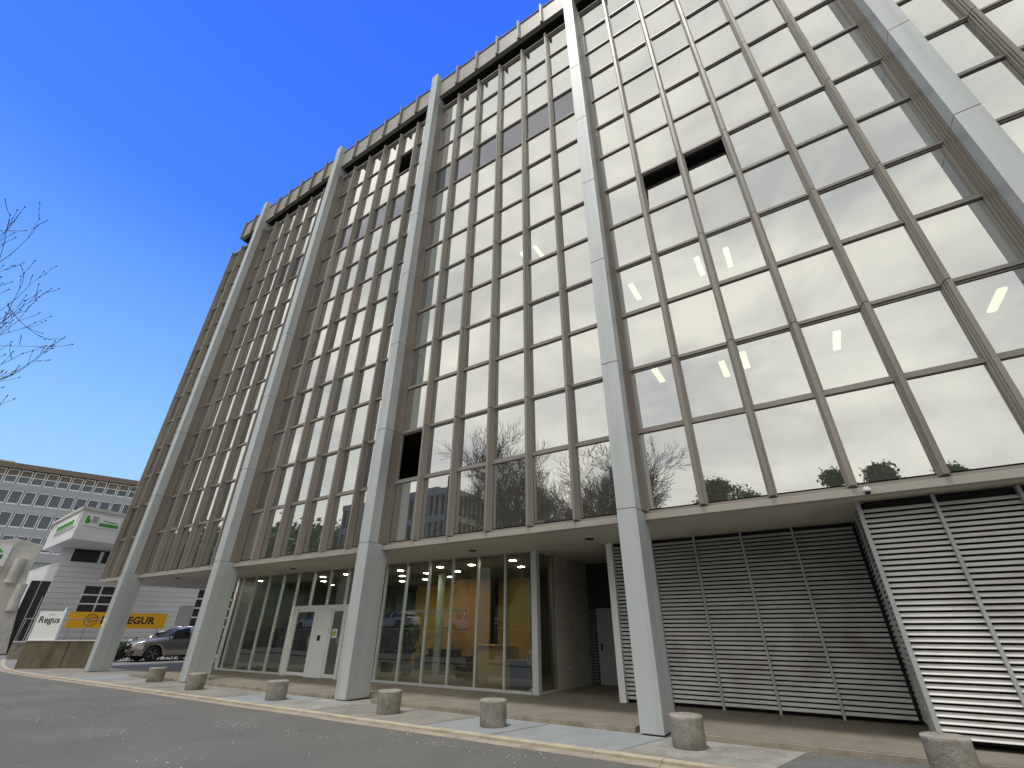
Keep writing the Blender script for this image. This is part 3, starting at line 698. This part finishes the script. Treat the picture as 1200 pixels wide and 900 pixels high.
for k, (dx, dz, s) in enumerate(((-.08, .02, .05), (0, .04, .06), (.09, .015, .045))): m.add([(.55+dx-s, .044, 1.02+dz), (.55+dx, .044, 1.0+dz), (.55+dx+s, .044, 1.035+dz), (.55+dx, .044, 1.025+dz)], [(0, 1, 2, 3)])
m.build('emblem', m_signb, t)
t = empty('thin_pole', (-27.35, -.25, 0), label='thin pale metal pole standing before the stained corner wall', cat='pole')
m = MB(); m.tube((0, 0, 0), (0, 0, 2.42), .028, n=12); m.build('shaft', m_alu, t)
m = MB(); m.lathe([(.001, 2.45), (.032, 2.445), (.034, 2.41)], n=12); m.build('cap', m_alu, t)
# amber banner
a = Vector((-39.9, 3.7)); b = Vector((-39.15, 9.3)); d = (b-a).normalized(); ang = math.atan2(d.y, d.x); Lb = (b-a).length
t = empty('banner_sign', (a.x, a.y, 0), ang, label='long amber banner with dark PROSEGUR lettering on posts behind the columns', cat='sign')
m = MB(); m.box(0, Lb, 0, .06, 1.62, 2.60); m.build('board', m_signy, t)
for x in (.25, Lb-.35): 
    m = MB(); m.box(x-.04, x+.04, .07, .14, 0, 2.5); m.build('post', m_post, t)
text_mesh('lettering', 'PROSEGUR', .62, m_signb, t, Matrix.Translation((3.35, -.004, 2.10)) @ Matrix.Rotation(rad(90), 4, 'X'), .003, bold=.022, spacing=1.04)
m = MB()
def ring(mb, cx, cz, r0, r1, y, a0, a1, n=24):
    vs = []
    for i in range(n+1):
        t_ = rad(a0+(a1-a0)*i/n); vs += [(cx+r0*math.cos(t_), y, cz+r0*math.sin(t_)), (cx+r1*math.cos(t_), y, cz+r1*math.sin(t_))]
    mb.add(vs, [(2*i, 2*i+1, 2*i+3, 2*i+2) for i in range(n)])
ring(m, 1.25, 2.10, .33, .37, -.006, 20, 200); ring(m, 1.25, 2.10, .33, .37, -.006, 210, 380)
for k in (-.13, 0, .13):
    m.add([(1.25-.25, -.006, 2.06+k), (1.25+.25, -.006, 2.14+k), (1.25+.25, -.006, 2.18+k), (1.25-.25, -.006, 2.10+k)], [(0, 1, 2, 3)])
m.build('emblem', m_signb, t)
# grey pylon
t = empty('pylon_sign', (-34.9, 8.5, 0), rad(72), label='plain grey upright pylon board behind the silver car', cat='pylon')
m = MB(); m.box(-.45, .45, -.08, .08, .0, 3.05); m.build('panel', m_post, t, bevel=.01)
m = MB(); m.box(-.65, .65, -.18, .18, 0, .12); m.build('foot', m_concl, t)
# stone wall with rail fence behind
a = Vector((-37.8, 1.6)); b = Vector((-33.5, 12.0)); d = (b-a).normalized(); ang = math.atan2(d.y, d.x)
t = empty('stone_wall', (a.x, a.y, 0), ang, label='low rough stone wall with a dark rail behind the white sign', cat='wall')
m = MB(); m.box(-.6, 6.5, 0, .4, -.1, .85)
m.build('masonry', m_stone, t, bevel=.03)
m = MB(); m.box(-.6, 6.5, -.03, .43, .852, .92); m.build('coping', m_concl, t)
m = MB(); m.tube((-.6, .2, 2.1), (4.0, .2, 2.1), .03)
for k in range(4): m.tube((-.5+1.45*k, .2, .92), (-.5+1.45*k, .2, 2.1), .025)
m.build('railing', m_rail, t)
v, f = leaf_cloud([(0, 0, .5), (.7, .1, .6), (1.5, 0, .55), (2.3, .1, .6), (3.1, 0, .55), (3.9, .1, .5)], [.55, .6, .6, .62, .6, .5], 6000, .07, seed=5)
t = empty('shrub', (-30.37, 3.70, 0), rad(75), label='dark green clipped shrub row beneath the amber banner', cat='shrub')
m = MB(); m.add(v, f); m.build('foliage', m_hedge, t)
m = MB()
for k in range(6): m.tube((.65*k, 0, 0), (.65*k, .05, .6), .03, .015)
m.build('stem', m_bark, t)

# ------------------------------------------------------------------ cars
def car(name, paint, label, cat='car', group=None, H=1.72, L=4.95, Wd=1.98, suv=True):
    """x forward = -x end is the nose; built at origin, wheels on z=0"""
    t = empty(name, label=label, cat=cat, group=group)
    hw = Wd/2; wx = (L*.195, L*.795); wr = .37
    n = 64; rows = []
    def lerp_tab(tab, u):
        for (a, va), (b, vb) in zip(tab[:-1], tab[1:]):
            if u <= b: s = (u-a)/(b-a); s = s*s*(3-2*s); return va+(vb-va)*s
        return tab[-1][1]
    k = H/1.70
    top = [(0, .78*k), (.02, .98*k), (.10, 1.06*k), (.25, 1.12*k), (.285, 1.14*k), (.42, 1.60*k), (.52, H), (.70, H*.985), (.86, H*.92), (.94, 1.25*k), (.985, 1.10*k), (1, .80*k)]
    belt = [(0, .74*k), (.02, .90*k), (.10, .98*k), (.27, 1.05*k), (.5, 1.08*k), (.8, 1.13*k), (.95, 1.12*k), (.99, 1.0*k), (1, .78*k)]
    wid = [(0, .70), (.03, .86), (.10, .96), (.25, 1), (.8, 1), (.93, .95), (.98, .86), (1, .76)]
    bot = [(0, .40), (.03, .30), (.12, .26), (.9, .28), (.97, .34), (1, .45)]
    rf = [(0, .62), (.25, .86), (.30, .86), (.42, .66), (.8, .66), (.95, .74), (1, .6)]
    RN = 15
    for i in range(n+1):
        u = i/n; x = u*L; w = lerp_tab(wid, u)*hw; zb = lerp_tab(bot, u); zt = lerp_tab(top, u); ze = min(lerp_tab(belt, u), zt-.01); wr_ = w*lerp_tab(rf, u)
        arch = 0
        for c in wx:
            dd = abs(x-c)
            if dd < wr+.07: arch = max(arch, math.sqrt((wr+.07)**2-dd*dd)+wr*.98)
        zl = max(zb, arch); zl = min(zl, ze-.12)
        mid = zl+(ze-zl)*.5
        rows.append([(w*.93, zl), (w*1.0, zl+.03), (w*1.0, mid), (w*.975, zl+(ze-zl)*.82), (w*.95, ze), (w*.95-(w*.95-wr_)*.5, ze+(zt-ze)*.55), (wr_, ze+(zt-ze)*.90), (wr_*.6, zt-.01), (0, zt)])
    vs = []; RN = 9
    for i, rw in enumerate(rows):
        x = i/n*L
        for (yy, zz) in rw: vs.append((x, -yy, zz))
        for (yy, zz) in rw[-2::-1]: vs.append((x, yy, zz))
    R2 = 2*RN-1
    body, win, scr = MB(), MB(), MB()
    FB, FW, FS = [], [], []
    for i in range(n):
        u = (i+.5)/n
        for j in range(R2-1):
            f = (i*R2+j, i*R2+j+1, (i+1)*R2+j+1, (i+1)*R2+j)
            jj = j if j < RN-1 else R2-2-j
            if jj in (4, 5) and .315 < u < .93 and abs(u-.545) > .012 and abs(u-.74) > .012: FW.append(f)
            elif jj in (6, 7) and (.30 < u < .425): FS.append(f)
            elif jj in (6, 7) and (.885 < u < .945): FS.append(f)
            else: FB.append(f)
    body.add(vs, FB, 0, True)
    for i in (0, n): body.add([vs[i*R2+j] for j in range(R2)], [tuple(range(R2))])
    bo = body.build('body', paint, t)
    def sub(F, nm):
        mb = MB(); used = {}
        for f in F:
            mb.add([vs[q] for q in f], [(0, 1, 2, 3)], 0, True)
        return mb.build(nm, m_tint, t)
    sub([f for f in FW if vs[f[0]][1] < 0], 'side_window'); sub([f for f in FW if vs[f[0]][1] >= 0], 'side_window')
    sub([f for f in FS if vs[f[0]][0] < L*.6], 'windscreen'); sub([f for f in FS if vs[f[0]][0] >= L*.6], 'rear_window')
    # underside and cabin floor
    bx('underbody', m_black, t, .25, L-.25, -hw*.85, hw*.85, .24, .5)
    for c in wx:
        for s in (-1, 1):
            wdg = MB(); wdg.lathe([(.25, -.11), (.355, -.11), (.37, -.08), (.37, .08), (.355, .11), (.25, .11)], (0, 0, 0), 28, axis='y')
            wo = wdg.build('wheel', m_black, t, loc=(c, s*(hw-.13), .37))
            r = MB(); r.lathe([(.255, s*.10), (.235, s*.07), (.05, s*.06), (.001, s*.075)], (0, 0, 0), 28, axis='y', mi=1)
            for q in range(5):
                a_ = q*2*math.pi/5
                for dlt in (-.12, .12):
                    r.tube((.04*math.cos(a_), s*.09, .04*math.sin(a_)), (.25*math.cos(a_+dlt), s*.10, .25*math.sin(a_+dlt)), .018, .013, n=5)
            r.build('rim', [m_rim, m_black], wo)
    # front
    zf = .74*k
    g = MB(); g.box(-.03, .03, -.42, .42, zf-.12, zf+.10); go = g.build('grille', m_black, t)
    g = MB(); g.box(-.05, -.03, -.44, .44, zf-.02, zf+.015)
    g.lathe([(.001, -.055), (.08, -.055), (.09, -.03), (.07, -.03)], (0, 0, zf), 20, axis='x'); g.build('grille_bar', m_chrome, go)
    for s in (-1, 1):
        h = MB(); pts = [(-.01, s*.46, zf+.0), (.02, s*.50, zf+.13), (.32, s*.83*hw/.97, zf+.19), (.20, s*.84*hw/.97, zf+.07)]
        pts = [(.005, s*.44, zf+.02), (.03, s*.46, zf+.13), (.34, s*.905, zf+.17), (.22, s*.90, zf+.06)]
        p2 = [(a_+.12, b_-s*.10, c_) for a_, b_, c_ in pts]
        h.add(pts+p2, [(0, 1, 2, 3), (7, 6, 5, 4), (0, 4, 5, 1), (1, 5, 6, 2), (2, 6, 7, 3), (3, 7, 4, 0)]); h.build('headlight', m_lens, t)
        h = MB(); h.box(-.03, .12, min(s*.52, s*.80), max(s*.52, s*.80), .40, .54); h.build('air_intake', m_black, t)
        mr_ = MB(); mr_.box(L*.315, L*.315+.12, min(s*(hw+.0), s*(hw+.18)), max(s*(hw+.0), s*(hw+.18)), 1.06*k, 1.22*k); mr_.build('mirror', paint, t, bevel=.03)
        tl = MB(); tl.box(L-.12, L-.02, min(s*.5, s*.84), max(s*.5, s*.84), .95*k, 1.06*k); tl.build('tail_light', mat('red_lamp_lens', (.4, .01, .01), .2), t)
    g = MB(); g.box(-.06, .05, -.75, .75, .30, .36); g.build('bumper_trim', m_chrome, t, bevel=.01)
    g = MB(); g.box(-.065, -.05, -.26, .26, .46, .57); g.build('number_plate', m_signw, t)
    for s in (-1, 1):
        dl = MB()
        for u in (.33, .545, .745): dl.box(u*L, u*L+.008, s*hw*.997-.003, s*hw*.997+.003, .52, 1.02*k)
        dl.build('door_gap', m_black, t)
        hd_ = MB()
        for u in (.50, .70): hd_.box(u*L, u*L+.18, min(s*hw*.985, s*(hw*.985+.03)), max(s*hw*.985, s*(hw*.985+.03)), .93*k, .96*k)
        hd_.build('handle', m_chrome, t)
        ra = MB(); ra.tube((L*.44, s*hw*.62, H-.0), (L*.85, s*hw*.62, H*.945), .018); ra.build('roof_rail', m_chrome, t)
    return t
c1 = car('parked_car', m_silver, 'silver grey off-road car parked under the building between the left columns')
c1.location = (-30.0, 3.85, -.004); c1.rotation_euler.z = rad(88)
c2 = car('parked_car', m_wpaint, 'white parked car behind the amber banner and the silver car', group='white parked cars', H=1.5, L=4.5)
c2.location = (-42.63, 10.70, -.004); c2.rotation_euler.z = rad(66)
c3 = copy_tree(c2); c3['label'] = 'white car half hidden behind the dark shrub row'; c3.location = (-40.64, 7.64, -.004); c3.rotation_euler.z = rad(68)
c4 = copy_tree(c2); c4['label'] = 'white car on the upper terrace across the road, nearer the trees'; c4.location = (-33, -18.6, 1.552); c4.rotation_euler.z = rad(3)
c5 = copy_tree(c2); c5['label'] = 'white car at the far end of the terrace across the road'; c5.location = (-44, -18.4, 1.552); c5.rotation_euler.z = rad(-2)
c6 = copy_tree(c2); c6['label'] = 'white car on the terrace across the road opposite the entrance'; c6.location = (-20, -18.8, 1.552); c6.rotation_euler.z = rad(180)

# ------------------------------------------------------------------ buildings beyond
def scale_from_cam(o, s):
    v = Vector(o)-Vector(CAM[:2]); return Vector(CAM[:2])+v*s
# far slatted office block, local u along its face, z up
O = (-89.37, 11.95)
t = empty('far_office_building', (*O, 0), rad(70.5), label='long grey slatted office building far left with rows of white framed windows', cat='building')
m = MB(); m.box(-40, 45, .3, 16, 0, 21.2); m.build('wall', m_ribw2, t)
m = MB(); m.box(-40.5, 45.5, -.3, 16.4, 22.0, 22.75); m.build('roof_edge', m_shade, t)
m = MB(); m.box(-16, -7.6, 4, 10, 22.76, 23.9); m.box(0, 3, 4, 8, 22.76, 23.5); m.build('roof_plant', m_concl, t)
rowsz = [(19.95, 21.9), (17.1, 19.0), (14.05, 16.05), (11.0, 13.0), (7.8, 9.8), (4.6, 6.6), (1.4, 3.4)]
m = MB()
zz = 21.2
for a_, b_ in rowsz: m.box(-40, 45, 0, .299, b_ , zz if zz > b_ else b_+.05) if b_ < zz else None; zz = a_
m.box(-40, 45, 0, .299, 0, 1.4); m.build('spandrel_band', m_ribw2, t)
for ri, (a_, b_) in enumerate(rowsz[:4]):
    k = -24
    while k < 13.5:
        fr = MB(); w = .09; x0, x1 = k, k+1.25
        ya = .02 if ri else .04
        fr.box(x0, x0+w, ya, .29, a_, b_); fr.box(x1-w, x1, ya, .29, a_, b_)
        fr.box(x0+w, x1-w, ya, .29, a_, a_+.16); fr.box(x0+w, x1-w, ya, .29, b_-.1, b_)
        if ri == 0: fr.box(x0+w, x1-w, ya, .29, a_+.98, a_+1.08)
        ft = fr.build('window', m_frame, t)
        m = MB(); m.box(x0+w, x1-w, .18, .2, a_+.16, (a_+.98) if ri == 0 else b_-.1); m.build('pane', m_win, ft)
        if ri == 0:
            m = MB(); m.box(x0+w, x1-w, .2, .22, a_+1.08, b_-.1); m.build('blind', m_shade, ft)
        k += 1.42
# middle block with slanted corner and green signs (built at its real distance)
S_ = 1.25
def zz_(z): return CAM[2]+(z-CAM[2])*S_
O = scale_from_cam((-40.858, 3.883), S_)
t = empty('corner_building', (O.x, O.y, 0), rad(73), label='pale ribbed corner building with green and white signs on its upper box', cat='building')
def loc73(px_, py_):
    c_, s_ = math.cos(-rad(73)), math.sin(-rad(73)); return (px_*c_-py_*s_, px_*s_+py_*c_)
lf_ = loc73(-16, 1.6)
m = MB(); m.prism([(-1.9, 0), (22, 0), (22, 14), (-1.9+lf_[0], lf_[1])], 0, zz_(5.75)); m.build('wall', m_ribw, t)
m = MB()
for z in np.arange(.5, 6.6, .42): m.box(-1.9, 22, -.02, 0, z, z+.03)
m.build('cladding_joint', m_ribw2, t)
for (x0, x1, z0, z1) in ((.3, 3.2, 2.55, 4.25), (7.2, 10.2, 1.1, 4.35), (12.5, 15.5, 1.1, 4.35)):
    x0 *= S_; x1 *= S_; z0, z1 = zz_(z0), zz_(z1)
    fr = MB(); w = .12
    fr.box(x0, x1, -.08, -.021, z0-.1, z0); fr.box(x0, x1, -.08, -.021, z1, z1+.1)
    nxp = 3; nzp = 3 if z1-z0 < 3 else 5
    for k in range(nxp+1): X = x0+(x1-x0)*k/nxp; fr.box(X-w/2, X+w/2, -.075, -.021, z0, z1)
    for k in range(1, nzp): Z = z0+(z1-z0)*k/nzp; fr.box(x0, x1, -.07, -.021, Z-w/2, Z+w/2)
    fo = fr.build('window', m_frame, t); bx('pane', m_winb, fo, x0, x1, -.035, -.02, z0, z1)
# clerestory band
bx('clerestory', m_winb, t, -1.3, 22, .3, 12, zz_(5.75), zz_(6.55))
for k in range(9): bx('clerestory_post', m_ribw, t, .5+1.5*k, .75+1.5*k, .15, .29, zz_(5.75), zz_(6.55))
bx('clerestory_pier', m_ribw, t, -2.2, -1.35, .2, 3, zz_(5.75), zz_(6.6))
# sign box: its corner nearer the road
t2o = scale_from_cam((-36.2, 1.1), S_)
sb = MB(); L_ = 14; H0, H1 = zz_(6.62), zz_(8.42)
U = empty('upper_sign_box', (0, 0, 0)); U.parent = t; U.rotation_euler.z = -rad(73)+rad(98); 
bpy.data.objects.remove(U)
cx_, cy_ = t2o.x, t2o.y
# local transform into parent frame
def loc_of(px_, py_):
    v = Vector((px_-O.x, py_-O.y)); c_, s_ = math.cos(-rad(73)), math.sin(-rad(73)); return (v.x*c_-v.y*s_, v.x*s_+v.y*c_)
dr = Vector((math.cos(rad(98)), math.sin(rad(98)))); dl = Vector((-1, .1)).normalized()
P0 = Vector((cx_, cy_)); P1 = P0+dr*12; P2 = P1+dl*10.5; P3 = P0+dl*10.5
m = MB(); m.prism([loc_of(*p) for p in (P0, P1, P2, P3)], H0, H1); m.build('upper_box', m_ribw, t)
m = MB(); Q = [P0-dr*.15-dl*.15, P1-dl*.15, P2, P3-dr*.15]; m.prism([loc_of(*p) for p in Q], H1, H1+.22); m.build('roof_edge', m_concl, t)
def sign_on(p, dirv, u0, u1, z0, z1, nout, nm):
    a_ = p+dirv*u0+nout*.02; b_ = p+dirv*u1+nout*.02; a2 = a_+nout*.06; b2 = b_+nout*.06
    m = MB(); m.prism([loc_of(*q) for q in (a_, b_, b2, a2)], z0, z1); so_ = m.build(nm, m_signw, t)
    def quad(mb, uu0, uu1, v0, v1, out_=.085):
        A_ = p+dirv*(u0+(u1-u0)*uu0)+nout*out_; B_ = p+dirv*(u0+(u1-u0)*uu1)+nout*out_; C0 = A_+nout*.02; C1 = B_+nout*.02
        mb.prism([loc_of(*q) for q in (A_, B_, C1, C0)], z0+(z1-z0)*v0, z0+(z1-z0)*v1)
    return so_, quad
nR = Vector((dr.y, -dr.x)); nL = Vector((dl.y, -dl.x))
if nR.x < 0: nR = -nR
if nL.y > 0: nL = -nL
so_, qd = sign_on(P0, dr, .25, 2.9, zz_(7.45), zz_(8.2), nR, 'green_sign')
m = MB(); qd(m, .04, .12, .2, .8); qd(m, .12, .16, .25, .55); qd(m, .42, .95, .12, .38); qd(m, .5, .62, .55, .62); qd(m, .64, .9, .5, .57); m.build('lettering', m_signg, so_)
m = MB()
qd(m, .2, .36, .3, .85); m.build('emblem', m_post, so_)
so_, qd = sign_on(P0, dl, .6, 7.8, zz_(7.4), zz_(8.15), nL, 'green_sign')
m = MB()
for k in range(11): qd(m, .1+.075*k, .15+.075*k, .3, .66)
qd(m, .08, .92, .14, .2); m.build('lettering', m_signg, so_)
# big pale concrete stair to the left
O3 = (-47.5, -1.2)
t = empty('concrete_stair', (*O3, 0), rad(78), label='pale cast concrete stair block with slanted parapet left of the corner building', cat='stair')
m = MB()
pr = [(-14, 0), (4.4, 0), (3.95, 2.8), (3.6, 5.2), (3.7, 7.2), (2.1, 7.5), (-3, 6.2), (-14, 3)]
vs = [(x, 0, z) for x, z in pr]+[(x, 2.2, z) for x, z in pr]; n_ = len(pr)
m.add(vs, [tuple(range(n_)), tuple(range(n_, 2*n_))[::-1]]+[(i, n_+i, n_+(i+1) % n_, (i+1) % n_) for i in range(n_)])
m.build('parapet_wall', m_concl, t, bevel=.03)
bx('stairwell', m_winb, t, 4.0, 5.1, .8, 2.0, 0, 4.8)
for (u_, z0, z1) in ((2.85, 4.5, 6.15), (3.55, 2.7, 4.48)):
    m = MB(); m.prism([(u_+.3*math.cos(q*math.pi/10), -.2+.3*math.sin(q*math.pi/10)) for q in range(20)], z0, z1); m.build('stair_drum', m_concl, t)
for k in range(2): bx('handrail_post', m_alu, t, 4.5+.45*k, 4.54+.45*k, .4, .44, 0, 4.9-1.2*k)
so_ = bx('sign_board', m_signw, t, .3, 2.1, -.12, -.03, 5.55, 6.95)
m = MB(); m.lathe([(.001, -.13), (.62, -.13), (.62, -.121)], (1.2, 0, 6.2), 24, axis='y'); m.build('green_disc', m_signg, so_)
m = MB(); m.add([(.6, -.135, 6.0), (1.8, -.135, 6.35), (1.8, -.135, 6.5), (.6, -.135, 6.15)], [(0, 1, 2, 3)]); m.build('white_stripe', m_signw, so_)

# ------------------------------------------------------------------ trees
def bare_tree(name, base, H, spread, label, seed, group=None, levels=5, r0=.22, twig=.012, lean=(0, 0)):
    g = random.Random(seed); tr, cr_ = MB(), MB()
    def grow(p, d, L, r, lv):
        n = 4 if lv < 2 else 3; q = p
        for i in range(n):
            d2 = (d+Vector((g.gauss(0, .10), g.gauss(0, .10), g.gauss(0, .05)+.05*(lv > 1)))).normalized()
            e_ = q+d2*L/n; ra, rb = r*(1-.35*i/n), r*(1-.35*(i+1)/n)
            (tr if lv == 0 else cr_).tube(q, e_, max(ra, twig), max(rb, twig*.8), n=8 if lv == 0 else (5 if lv < 3 else 3), cap=False)
            if lv < levels and (i > 0 or lv > 0):
                for _ in range(2 if lv > 0 else 2):
                    az = g.uniform(0, 2*math.pi); o_ = d2.orthogonal().normalized(); w_ = d2.cross(o_)
                    side = (o_*math.cos(az)+w_*math.sin(az))
                    nd = (d2*g.uniform(.55, .95)+side*spread*g.uniform(.6, 1.1)+Vector((0, 0, .12))).normalized()
                    grow(e_, nd, L*g.uniform(.5, .72), rb*.55, lv+1)
            q = e_; d = d2
    t = empty(name, base, 0, label=label, cat='tree', group=group)
    grow(Vector((0, 0, 0)), Vector((lean[0], lean[1], 1)).normalized(), H*.42, r0, 0)
    tr.build('trunk', m_bark, t); cr_.build('crown', m_twig, t)
    return t
bare_tree('bare_tree', (-19.6, -25.5, 1.5), 17.2, .62, 'tall bare tree across the road, left of three', 14, 'bare trees across the road', twig=.014)
bare_tree('bare_tree', (-7.6, -25.5, 1.5), 16.6, .62, 'bare tree across the road, the middle one', 5, 'bare trees across the road', twig=.014)
bare_tree('bare_tree', (-13.2, -27.5, 1.7), 10.5, .62, 'smaller bare tree behind two tall ones across the road', 8, 'bare trees across the road', twig=.014)
def leafy(base, H, R, label, seed, mt, group='green trees across the road'):
    g = random.Random(seed); cs, rs = [], []
    for k in range(16): cs.append((g.gauss(0, R*.45), g.gauss(0, R*.45), H*g.uniform(.35, .9))); rs.append(R*g.uniform(.28, .5)*(1.2-cs[-1][2]/H*.6))
    t = empty('evergreen_tree', base, 0, label=label, cat='tree', group=group)
    v, f = leaf_cloud(cs, rs, 22000, .11, seed=seed); m = MB(); m.add(v, f); m.build('crown', mt, t)
    m = MB(); m.tube((0, 0, -.5), (0, 0, H*.6), .25, .1, n=10)
    for k in range(8): m.tube((0, 0, H*(.25+.05*k)), cs[k], .08, .03, n=5)
    m.build('trunk', m_bark, t); return t
leafy((7.5, -30, 1.6), 11.4, 3.2, 'dense green tree across the road, opposite the louvred box', 11, m_ever)
leafy((-1, -31, 2.2), 11.6, 4.0, 'narrower green tree across the road opposite the fourth column', 12, m_ever)
for i, (x, y, h, r_) in enumerate(((-34, -28, 8, 4), (-43, -30, 10, 5), (-55, -27, 9, 4.5), (-27, -29, 6.5, 3.5))):
    leafy((x, y, 1.9), h, r_, ('bushy green tree behind the terrace, second from the bare tree', 'largest bushy green tree behind the terrace', 'bushy green tree behind the far end of the terrace', 'low bushy green tree beside the left bare tree')[i], 20+i, m_green, 'bushy trees behind the terrace')
# woodland on the hill
g = np.random.default_rng(4); n_ = 420
wx_ = g.uniform(-330, -62, n_); wy_ = g.uniform(-120, -58, n_)
cs = []; rs = []
for X, Y in zip(wx_, wy_):
    if X > -90 and Y > -80: continue
    h = 1.5+(-24-Y)*.11+14*math.exp(-((X+170)/95)**2)*min(1, (-24-Y)/40)
    hh = g.uniform(8, 14)
    cs.append((X, Y, h+hh*.5)); rs.append(hh*.45)
v, f = leaf_cloud(cs, rs, 70000, .75, squash=1.1, seed=9)
m = MB(); m.add(v, f); o = m.build('woodland', m_green, kind='stuff'); tag(o, 'wooded green hillside far across the road', 'woodland')
# ribbed office across the road
m_opc = mat('weathered_frame_concrete', (.33, .31, .27), .85, 0, .15, .6)
t = empty('concrete_office_building', (-57, -60, 5.0), 0, label='pale concrete office block with tall vertical windows across the road', cat='building')
m = MB(); m.box(-30, 0, -26, 0, -5, 21.5); m.build('core', m_winb, t)
m = MB()
for z in (0, 5.4, 10.8, 16.2, 21.5): m.box(-30.5, .5, -.0, .5, z-.6, z+.6); m.box(0, .5, -26.5, 0, z-.6, z+.6)
k = -30
while k <= .1: m.box(k-.25, k+.25, .001, .45, -5, 21); k += 1.5
k = -26
while k <= .1: m.box(.001, .45, k-.25, k+.25, -5, 21); k += 1.5
m.build('frame', m_opc, t)
bx('roof_box', m_opc, t, -18, -8, -18, -6, 22.1, 25)
# tan stone wall across the road
t = empty('terrace_wall', (0, -15.8, 0), label='tan stone retaining wall along the far pavement across the road', cat='wall')
bx('masonry', m_tan, t, -119, 39, 0, .25, -.3, 1.6); bx('coping', m_concl, t, -119, 39, -.05, .32, 1.602, 1.7)

# bare tree reaching into the picture from the left, standing on the far pavement
def street_tree():
    g = random.Random(21); base = Vector((-14.2, -10.2, .03)); tr, br, bd = MB(), MB(), MB()
    t = empty('street_tree', base, label='bare budding street tree whose twigs reach in at the left edge', cat='tree')
    q = Vector((0, 0, 0)); d = Vector((0, .02, 1))
    trunk = [q]
    for i in range(8):
        d = (d+Vector((g.gauss(0, .04), g.gauss(0, .04), 0))).normalized(); e_ = q+d*1.2
        tr.tube(q, e_, .17*(1-.09*i), .17*(1-.09*(i+1)), n=10, cap=False); q = e_; trunk.append(q)
    def twig(p, d, L, r, lv):
        n = 5; q = Vector(p)
        for i in range(n):
            d = (d+Vector((g.gauss(0, .09), g.gauss(0, .09), .07))).normalized(); e_ = q+d*L/n
            br.tube(q, e_, max(r*(1-.16*i), .0045), max(r*(1-.16*(i+1)), .004), n=4, cap=False)
            if i > 1 and lv < 2:
                for s in ((1,) if lv else (1, -1)):
                    nd = (d*.75+Vector((g.gauss(0, .35), g.gauss(0, .35), g.gauss(.12, .28)))).normalized(); twig(e_, nd, L*g.uniform(.22, .36), r*.55, lv+1)
            if lv >= 1 and g.random() < .5: bd.tube(e_, e_+d*.035+Vector((0, 0, .012)), .011, .004, n=4)
            q = e_
        bd.tube(q, q+d*.045, .014, .004, n=5)
    # tips in world space: limbs aim at them
    tips = [(-10.3, -8.05, 7.45), (-10.4, -8.9, 9.3), (-10.5, -8.7, 8.95), (-10.5, -8.45, 8.35), (-10.5, -8.2, 7.95), (-10.4, -7.85, 6.6), (-10.6, -7.8, 6.3), (-10.75, -7.7, 5.0), (-10.5, -7.9, 7.0),
            (-15.8, -9.0, 8.6), (-15.2, -12, 8), (-14.3, -12.2, 8.4), (-16.5, -10.4, 8), (-16, -11.0, 7)]
    for k, tp in enumerate(tips):
        e_ = Vector(tp)-base; s0 = max(2, min(7, int((e_.z-1.6)/1.2))); p = trunk[s0]; v_ = e_-p
        twig(p, (v_+Vector((0, 0, -.25*v_.length))).normalized(), v_.length*.88, .017, 0)
    tr.build('trunk', m_bark, t); c = br.build('branches', m_twig, t); bd.build('buds', m_bud, c)
street_tree()

# ------------------------------------------------------------------ fallen petals
m = MB(); g = random.Random(5)
def petal(X, Y, Z, s, flat=True):
    a_ = g.uniform(0, 6.28); c_, s_ = math.cos(a_)*s, math.sin(a_)*s; h = s*.35
    tz = 0 if flat else g.uniform(-1, 1)*s
    m.add([(X-c_, Y-s_, Z), (X+s_*.6, Y-c_*.6, Z+h), (X+c_, Y+s_, Z+tz+.002), (X-s_*.6, Y+c_*.6, Z+h)], [(0, 1, 2, 3)])
cl = [(g.uniform(-18, 3), g.uniform(-5.5, -1.9)) for _ in range(26)]
for _ in range(750):
    if g.random() < .6: c_ = g.choice(cl); X, Y = g.gauss(c_[0], .35), g.gauss(c_[1], .12)
    else: X, Y = g.uniform(-24, 6), g.uniform(-7, -1.75)
    if Y > -1.72: continue
    petal(X, Y, RZ+.012, g.uniform(.007, .017))
for _ in range(160): petal(g.uniform(-18, 8), g.uniform(-1.3, .05), .017, g.uniform(.006, .011))
for _ in range(120): petal(g.uniform(-14, 5), g.uniform(.2, 2.6), PZ+.006, g.uniform(.006, .011))
for _ in range(70): petal(g.uniform(-8, 4.5), g.uniform(-4.5, .0), g.uniform(.2, 3.2), g.uniform(.004, .008), False)
o = m.build('petals', m_petal, kind='stuff'); tag(o, 'scattered pale blossom petals on the asphalt and drifting in the air', 'petals')
